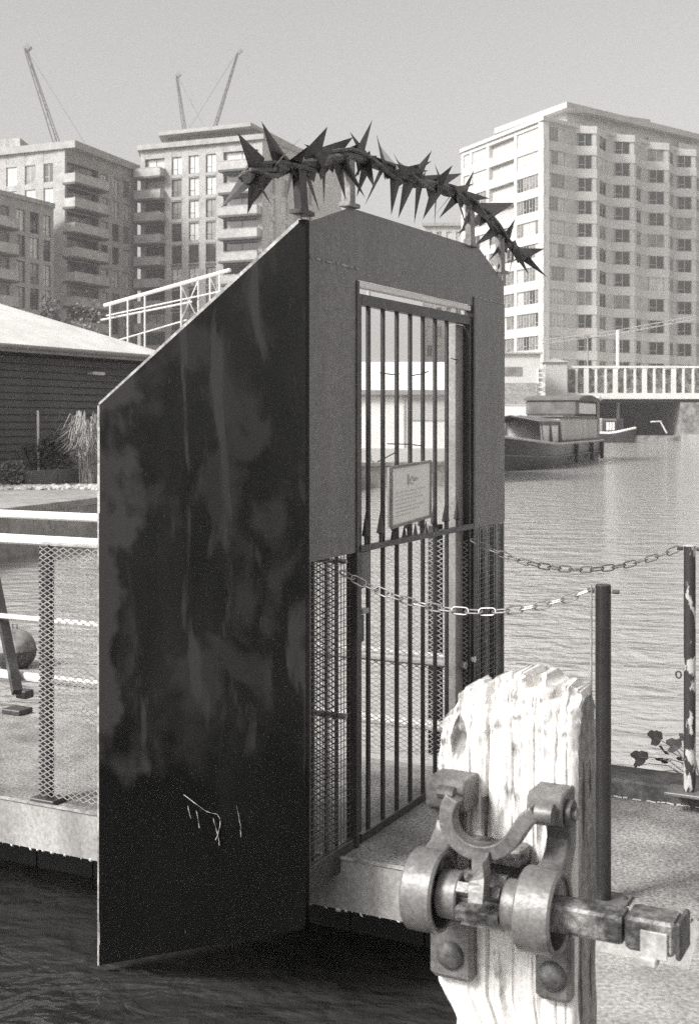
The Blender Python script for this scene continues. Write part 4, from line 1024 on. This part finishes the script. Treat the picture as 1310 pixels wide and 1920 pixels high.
crane('tall luffing crane jib leaning left above the left apartment block', (47, 88), (108, 272), 300, 1.9)
crane('faint short crane jib above the middle block, leaning left', (331, 140), (345, 236), 380, 1.5)
crane('crane jib with heavy head leaning right above the middle block', (447, 96), (404, 236), 340, 1.1)

# ---------------------------------------------------------------- white steel frame and tree in front of the flats
sf = thing('white_steel_frame', 'white steel frame of sloping beams and posts above the shed roof', 'steel frame', (at(300, 700, 88).x, 88, gz))
so_ = sf.location
def wl(u, v, Y): return at(u, v, Y) - so_
tb = lambda nm, p, q, r: MB().tube([p, q], r, 6).build(nm, ['rail_white'], sf)
tb('beam', wl(196, 573, 88), wl(432, 506, 82), .13); tb('beam', wl(190, 600, 92), wl(360, 566, 90), .07); tb('beam', wl(200, 592, 92), wl(420, 545, 84), .05)
tb('beam', wl(215, 640, 88), wl(350, 600, 86), .05)
for u, v in ((207, 572), (240, 562), (272, 552), (340, 536), (372, 526), (394, 520), (412, 514)): tb('post', wl(u, v, 86), wl(u, 760, 86), .06)
for (a, c_) in (((340, 536), (372, 600)), ((372, 526), (340, 600)), ((394, 520), (412, 560))): tb('brace', wl(*a, 86.2), wl(*c_, 86.2), .035)
def tree(name, label, u, Y, v_top, rx, m, n, size, group='trees before the flats'):
    base = at(u, 800, Y); base.z = gz; h = at(u, v_top, Y).z - gz; t = thing(name, label, 'tree', base, 0, group)
    b = MB(); b.tube([(0, 0, 0), (.1, 0, h * .4), (.0, .1, h * .8)], [.16, .11, .03], 6)
    for i in range(14):
        a = random.uniform(0, 6.28); z = h * random.uniform(.35, .75); b.tube([(0.05, 0, z), (math.cos(a) * rx * .5, math.sin(a) * rx * .5, z + h * .12), (math.cos(a) * rx * .9, math.sin(a) * rx * .9, z + h * .22)], [.05, .03, .01], 4)
    b.build('trunk', ['stem'], t); b = MB()
    for i in range(n):
        d = Vector((random.gauss(0, 1), random.gauss(0, 1), random.gauss(0, 1))).normalized(); r = random.random() ** .5
        p = Vector((d.x * r * rx, d.y * r * rx, h * .66 + d.z * r * h * .34)); p *= 1 + .22 * noise.noise(p * .9)
        e = Vector((random.gauss(0, 1), random.gauss(0, 1), random.gauss(0, 1))).normalized(); s = e.orthogonal() * size * .4
        b.add([p - s, p + e * size * .5, p + s, p - e * size * .5], [(0, 1, 2, 3)])
    stuff(b.build('crown', [m], t)); return t
tree('bushy_tree', 'small dark tree between the shed roof and the left block', 104, 100, 566, 1.6, 'leaf', 900, .34)
tree('bushy_tree', 'thin pale tree below the balconies of the left block', 160, 112, 556, 2.0, 'leaf_pale', 420, .3)

# ---------------------------------------------------------------- bridge
BY = 146.0
bx = lambda u, Y=BY: (u - CU) / F * Y
bz = lambda v, Y=BY: EYE + (CV - v) / F * Y
bgd = thing('canal_bridge', 'flat girder bridge with white railings over the canal', 'bridge', (bx(1060), BY, WZ))
ox, oz = bx(1060), WZ
bb = lambda n_, x0, x1, y0, y1, z0, z1, m: MB().box(x0 - ox, x1 - ox, y0, y1, z0 - oz, z1 - oz).build(n_, [m], bgd)
bb('deck', bx(1052), bx(1500), 0, 60, bz(748), bz(737), 'bridge_white')
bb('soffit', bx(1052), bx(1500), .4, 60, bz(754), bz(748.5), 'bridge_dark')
bb('top_rail', bx(1056), bx(1500), -.05, .25, bz(690), bz(686), 'bridge_white')
bb('infill', bx(1060), bx(1500), .5, .6, bz(736), bz(692), 'bridge_infill')
u = 1062; k = 0
while u < 1345:
    big = k % 3 == 2; hw = .28 if big else .13
    bb('baluster', bx(u) - hw, bx(u) + hw, 0, .2, bz(737), bz(690), 'bridge_white'); u += 18.2; k += 1
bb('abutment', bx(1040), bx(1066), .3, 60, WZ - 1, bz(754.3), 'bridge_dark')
b = MB(); xr = bx(1276)
b.prism([(xr - ox, .2, -1), (bx(1500) - ox, .2, -1), (bx(1500) - ox, .2, bz(754.3) - oz), (xr - ox, .2, bz(754.3) - oz)], (0, 60, 0)); b.build('stone_abutment', ['stone_rough'], bgd)
bb('added_back_wall', bx(1040), bx(1500), 58, 60.5, WZ - 1, bz(754.6), 'bridge_dark')  # dark wall added to close the span so the opening stays black
bb('towpath', bx(1205), xr, .6, 58, WZ - 1, bz(817), 'stone_rough')
p0 = Vector((bx(1233) - ox, -1, bz(790) - oz)); p1 = Vector((bx(1245) - ox, -1, bz(812) - oz)); MB().tube([Vector((bx(1215) - ox, -1, bz(791) - oz)), p0, p1], .1, 6).build('handrail', ['bridge_white'], bgd)
pr_ = thing('bridge_pier', 'square pale brick pier with pyramid cap at the bridge end', 'pier', (bx(1039), BY - 1.2, gz))
hw = (1058 - 1018) / 2 / F * BY
MB().box(-hw, hw, 0, 2.4, 0, bz(680) - gz).build('shaft', ['stone_pale'], pr_)
MB().add([(-hw - .25, -.25, bz(680) - gz), (hw + .25, -.25, bz(680) - gz), (hw + .25, 2.65, bz(680) - gz), (-hw - .25, 2.65, bz(680) - gz), (0, 1.2, bz(671) - gz)], [(0, 1, 4), (1, 2, 4), (2, 3, 4), (3, 0, 4), (3, 2, 1, 0)]).build('cap', ['slab_mid'], pr_)
lwb = thing('canalside_wall', 'dark graffitied wall with stepped pale parapet left of the bridge pier', 'wall', (bx(975, 120), 120, gz))
MB().box(bx(905, 120) - bx(975, 120), bx(1006, 120) - bx(975, 120), 0, .5, 0, bz(760, 120) - gz).build('lower_wall', ['wall_white'], lwb)
MB().box(bx(905, 120) - bx(975, 120), bx(1006, 120) - bx(975, 120), -.15, .5, bz(758, 120) - gz, bz(718, 120) - gz).build('upper_wall', ['brick_dark'], lwb)
for k in range(8): MB().box(bx(1010, 120) - bx(975, 120), bx(1022, 120) - bx(975, 120), .05 * k, .4 + .05 * k, bz(760 - k * 9, 120) - gz, bz(754 - k * 9, 120) - gz).build('step', ['panel_grey' if k % 2 else 'wall_white'], lwb)
MB().box(bx(1006.5, 120) - bx(975, 120), bx(1009, 120) - bx(975, 120), 0, .3, 0, bz(690, 120) - gz).build('string_wall', ['wall_white'], lwb)
lo = thing('low_building', 'low pale building behind the canalside wall beside the gate frame', 'building', (bx(975, 135), 135, gz))
MB().box(bx(880, 135) - bx(975, 135), bx(1012, 135) - bx(975, 135), 0, 8, 0, bz(664, 135) - gz).build('wall', ['stone_white'], lo)
MB().box(bx(944, 135) - bx(975, 135), bx(978, 135) - bx(975, 135), -.05, .1, bz(705, 135) - gz, bz(688, 135) - gz).build('window', ['glass_mid'], lo)
MB().box(bx(880, 135) - bx(975, 135), bx(1016, 135) - bx(975, 135), -.3, 8, bz(664, 135) - gz, bz(661, 135) - gz).build('roof', ['slab_mid'], lo)
# overhead line mast and gantry above the bridge
om = thing('overhead_line_mast', 'slim pale mast with lattice gantry rising above the bridge', 'mast', (bx(1178), BY + 6, gz))
MB().tube([(0, 0, 0), (0, 0, bz(612) - gz)], .22, 8).build('post', ['bridge_white'], om)
b = MB(); lu = [(1030, 632), (1178, 612), (1330, 584)]
for dz in (0, 7):
    b.tube([Vector((bx(u) - bx(1178), 0, bz(v + dz) - gz)) for u, v in lu], .06, 5)
for k in range(22):
    f0, f1 = k / 22, (k + 1) / 22
    def gp(f, dz):
        u = 1030 + 300 * f; v = 632 - 20 * min(1, f * 300 / 148) - (0 if f < .493 else 28 * (f * 300 - 148) / 152); return Vector((bx(u) - bx(1178), 0, bz(v + dz) - gz))
    b.tube([gp(f0, 0 if k % 2 else 7), gp(f1, 7 if k % 2 else 0)], .04, 4)
b.build('gantry', ['mast_grey'], om)
lm = thing('lamp_post', 'thin dark lamp post standing before the tower block', 'lamp post', (bx(1113), BY + 4, gz))
MB().tube([(0, 0, 0), (0, 0, bz(628) - gz)], .11, 8).build('column', ['fascia'], lm); MB().box(-.5, .25, -.15, .15, bz(628) - gz, bz(624) - gz).build('lamp_head', ['fascia'], lm)

# ---------------------------------------------------------------- boats
def boat_frame(name, label, u0, Y0, u1, Y1, group):
    a = Vector(((u0 - CU) / F * Y0, Y0, WZ)); c_ = Vector(((u1 - CU) / F * Y1, Y1, WZ)); d = c_ - a
    return thing(name, label, 'boat', a, math.atan2(d.y, d.x), group), d.length
def hull(L, B, sheer, keel=-.4, n=20, bow=.28, stern=.1):
    # x along length (bow at 0), half-beam B tapering at the ends
    b = MB(); rows = []
    for i in range(n + 1):
        f = i / n; hb = B * min(1, math.sin(min(1, f / bow) * math.pi / 2) ** .8 + .02) * (1 - .35 * max(0, (f - (1 - stern)) / stern) ** 2); zt_ = sheer(f)
        rows.append([(f * L, -hb * .8, keel), (f * L, -hb * .95, zt_ * .35), (f * L, -hb, zt_ * .62), (f * L, -hb, zt_), (f * L, hb, zt_), (f * L, hb, zt_ * .62), (f * L, hb * .95, zt_ * .35), (f * L, hb * .8, keel)])
    vs = [p for r in rows for p in r]; fs = []
    for i in range(n):
        for k in range(8): fs.append((i * 8 + k, i * 8 + (k + 1) % 8, i * 8 + 8 + (k + 1) % 8, i * 8 + 8 + k))
    fs.append(tuple(range(8))); fs.append(tuple(range(n * 8, n * 8 + 8)))
    for k, f in enumerate(fs): b.add([], [])
    b.v += vs; b.f += fs; b.m += [0] * len(fs); return b, rows
bt, L = boat_frame('barge', 'broad dark-hulled barge with wheelhouse moored beside the gate frame', 915, 57.5, 1078, 78, 'boats moored on the canal')
shf = lambda f: 1.20 + .50 * max(0, 1 - f / .3) ** 1.6
h, rows = hull(L, 2.0, shf); hu = h.build('hull', ['hull_black'], bt, True)
for s in (-1, 1):
    MB().tube([(r[3][0], s * r[4][1] * 1.02, r[3][2] - .02) for r in rows], .07, 6).build('gunwale', ['cabin_grey'], hu, True)
    MB().tube([(r[3][0], s * r[4][1] * .99, r[3][2] * .45) for r in rows], .05, 6).build('rubbing_strake', ['hull_side'], hu, True)
xa, xb = L * .42, L * .93
MB().bbox(xa, xb, -1.6, 1.6, 1.2, 2.52, .12).build('cabin', ['cabin_grey'], bt)
MB().bbox(xa - .1, xb + .1, -1.72, 1.72, 2.52, 2.60, .03).build('cabin_roof', ['hull_side'], bt)
# canvas hoops over the fore hold
for k, f in enumerate((.20, .30, .41)):
    MB().tube([(L * f, -1.6, 1.2), (L * f, -1.5, 2.3), (L * f, 0, 2.55), (L * f, 1.5, 2.3), (L * f, 1.6, 1.2)], .08, 6).build('hoop', ['canvas'], bt)
MB().add([(L * .19, -1.5, 2.3), (L * .42, -1.5, 2.3), (L * .42, 0, 2.58), (L * .19, 0, 2.58), (L * .42, 1.5, 2.3), (L * .19, 1.5, 2.3), (L * .19, -1.52, 2.1), (L * .42, -1.52, 2.1)], [(0, 1, 2, 3), (3, 2, 4, 5), (6, 7, 1, 0)]).build('canopy', ['canvas'], bt)
for f in (.215, .315): MB().box(L * f, L * f + L * .085, -1.5, -1.46, 1.25, 2.1).build('canopy_window', ['boat_white'], bt)
wa, wb = L * .66, L * .98
MB().bbox(wa, wb, -1.5, 1.5, 2.60, 3.55, .15).build('wheelhouse', ['canvas'], bt)
MB().box(wa + .3, wb - 1.2, -1.53, -1.49, 2.75, 3.35).build('wheelhouse_window', ['boat_white'], bt)
b = MB(); n = 8; b.prism([(wa - .1 + (wb - wa + .3) * i / n, -1.6, 3.55 + .30 * math.sin(math.pi * (i + .6) / (n + 1.2))) for i in range(n + 1)] + [(wb + .2, -1.6, 3.5), (wa - .1, -1.6, 3.5)], (0, 3.2, 0)); b.build('wheelhouse_roof', ['canvas'], bt)
MB().bbox(wb - .4, wb + .5, -1.62, 1.62, 3.56, 3.84, .1).build('roof_end', ['boat_white'], bt)
MB().box(L * .94, L * .985, -1.55, 1.55, 1.1, 3.5).build('aft_screen', ['hull_black'], bt)
for f in (.5, .72, .88): MB().tube([(L * f, -2.06, .1), (L * f, -2.06, 1.1)], .12, 8).build('fender', ['hull_black'], bt)
nb, L2 = boat_frame('small_boat', 'small dark-cabined boat with white gunwale lying under the bridge', 1190, 136, 1098, 139, 'boats moored on the canal')
h, rows = hull(L2, 1.0, lambda f: 1.05 + .55 * max(0, 1 - f / .45) ** 1.5 - .0, bow=.25); hu = h.build('hull', ['hull_black'], nb, True)
for s in (-1, 1): MB().tube([(r[3][0], s * r[4][1] * 1.02, r[3][2]) for r in rows], .13, 6).build('gunwale', ['boat_white'], hu, True)
MB().bbox(L2 * .28, L2 * .62, -.85, .85, 1.0, 2.6, .2).build('cabin', ['hull_black'], nb)
MB().bbox(L2 * .62, L2 * 1.0, -.9, .9, 1.0, 2.65, .2).build('canopy', ['cabin_grey'], nb)
for k in range(3): MB().box(L2 * (.36 + .06 * k), L2 * (.40 + .06 * k), .86, .9, 1.35, 2.2).build('window_bar', ['boat_white'], nb)
MB().tube([(L2 * .82, 0, 2.6), (L2 * .82, 0, 3.6)], .14, 8).build('chimney', ['boat_white'], nb)
fb = at(1103, 830, 132); b = MB(); b.dome((0, 0, .75), .85, (0, 0, 1), 12, 5, 1.2); b.dome((0, 0, .75), .85, (0, 0, -1), 12, 4, 1.0)
o = b.build('fender_buoy', ['boat_white'], None, True, (fb.x, fb.y, WZ)); tag(o, 'large white round fender floating between the two boats', 'fender')

# ---------------------------------------------------------------- haze
m = bpy.data.materials.new('haze'); m.use_nodes = True; n = m.node_tree; n.nodes.clear()
v = n.nodes.new('ShaderNodeVolumePrincipled'); v.inputs['Color'].default_value = grey(.96); v.inputs['Density'].default_value = HAZE; v.inputs['Anisotropy'].default_value = 0.0
o_ = n.nodes.new('ShaderNodeOutputMaterial'); n.links.new(v.outputs[0], o_.inputs['Volume']); MATS['haze'] = m
o = stuff(MB().box(-1600, 1600, -70, 1700, -6, 82).build('haze', ['haze'])); tag(o, 'pale haze lying over the canal and the far flats', 'haze')
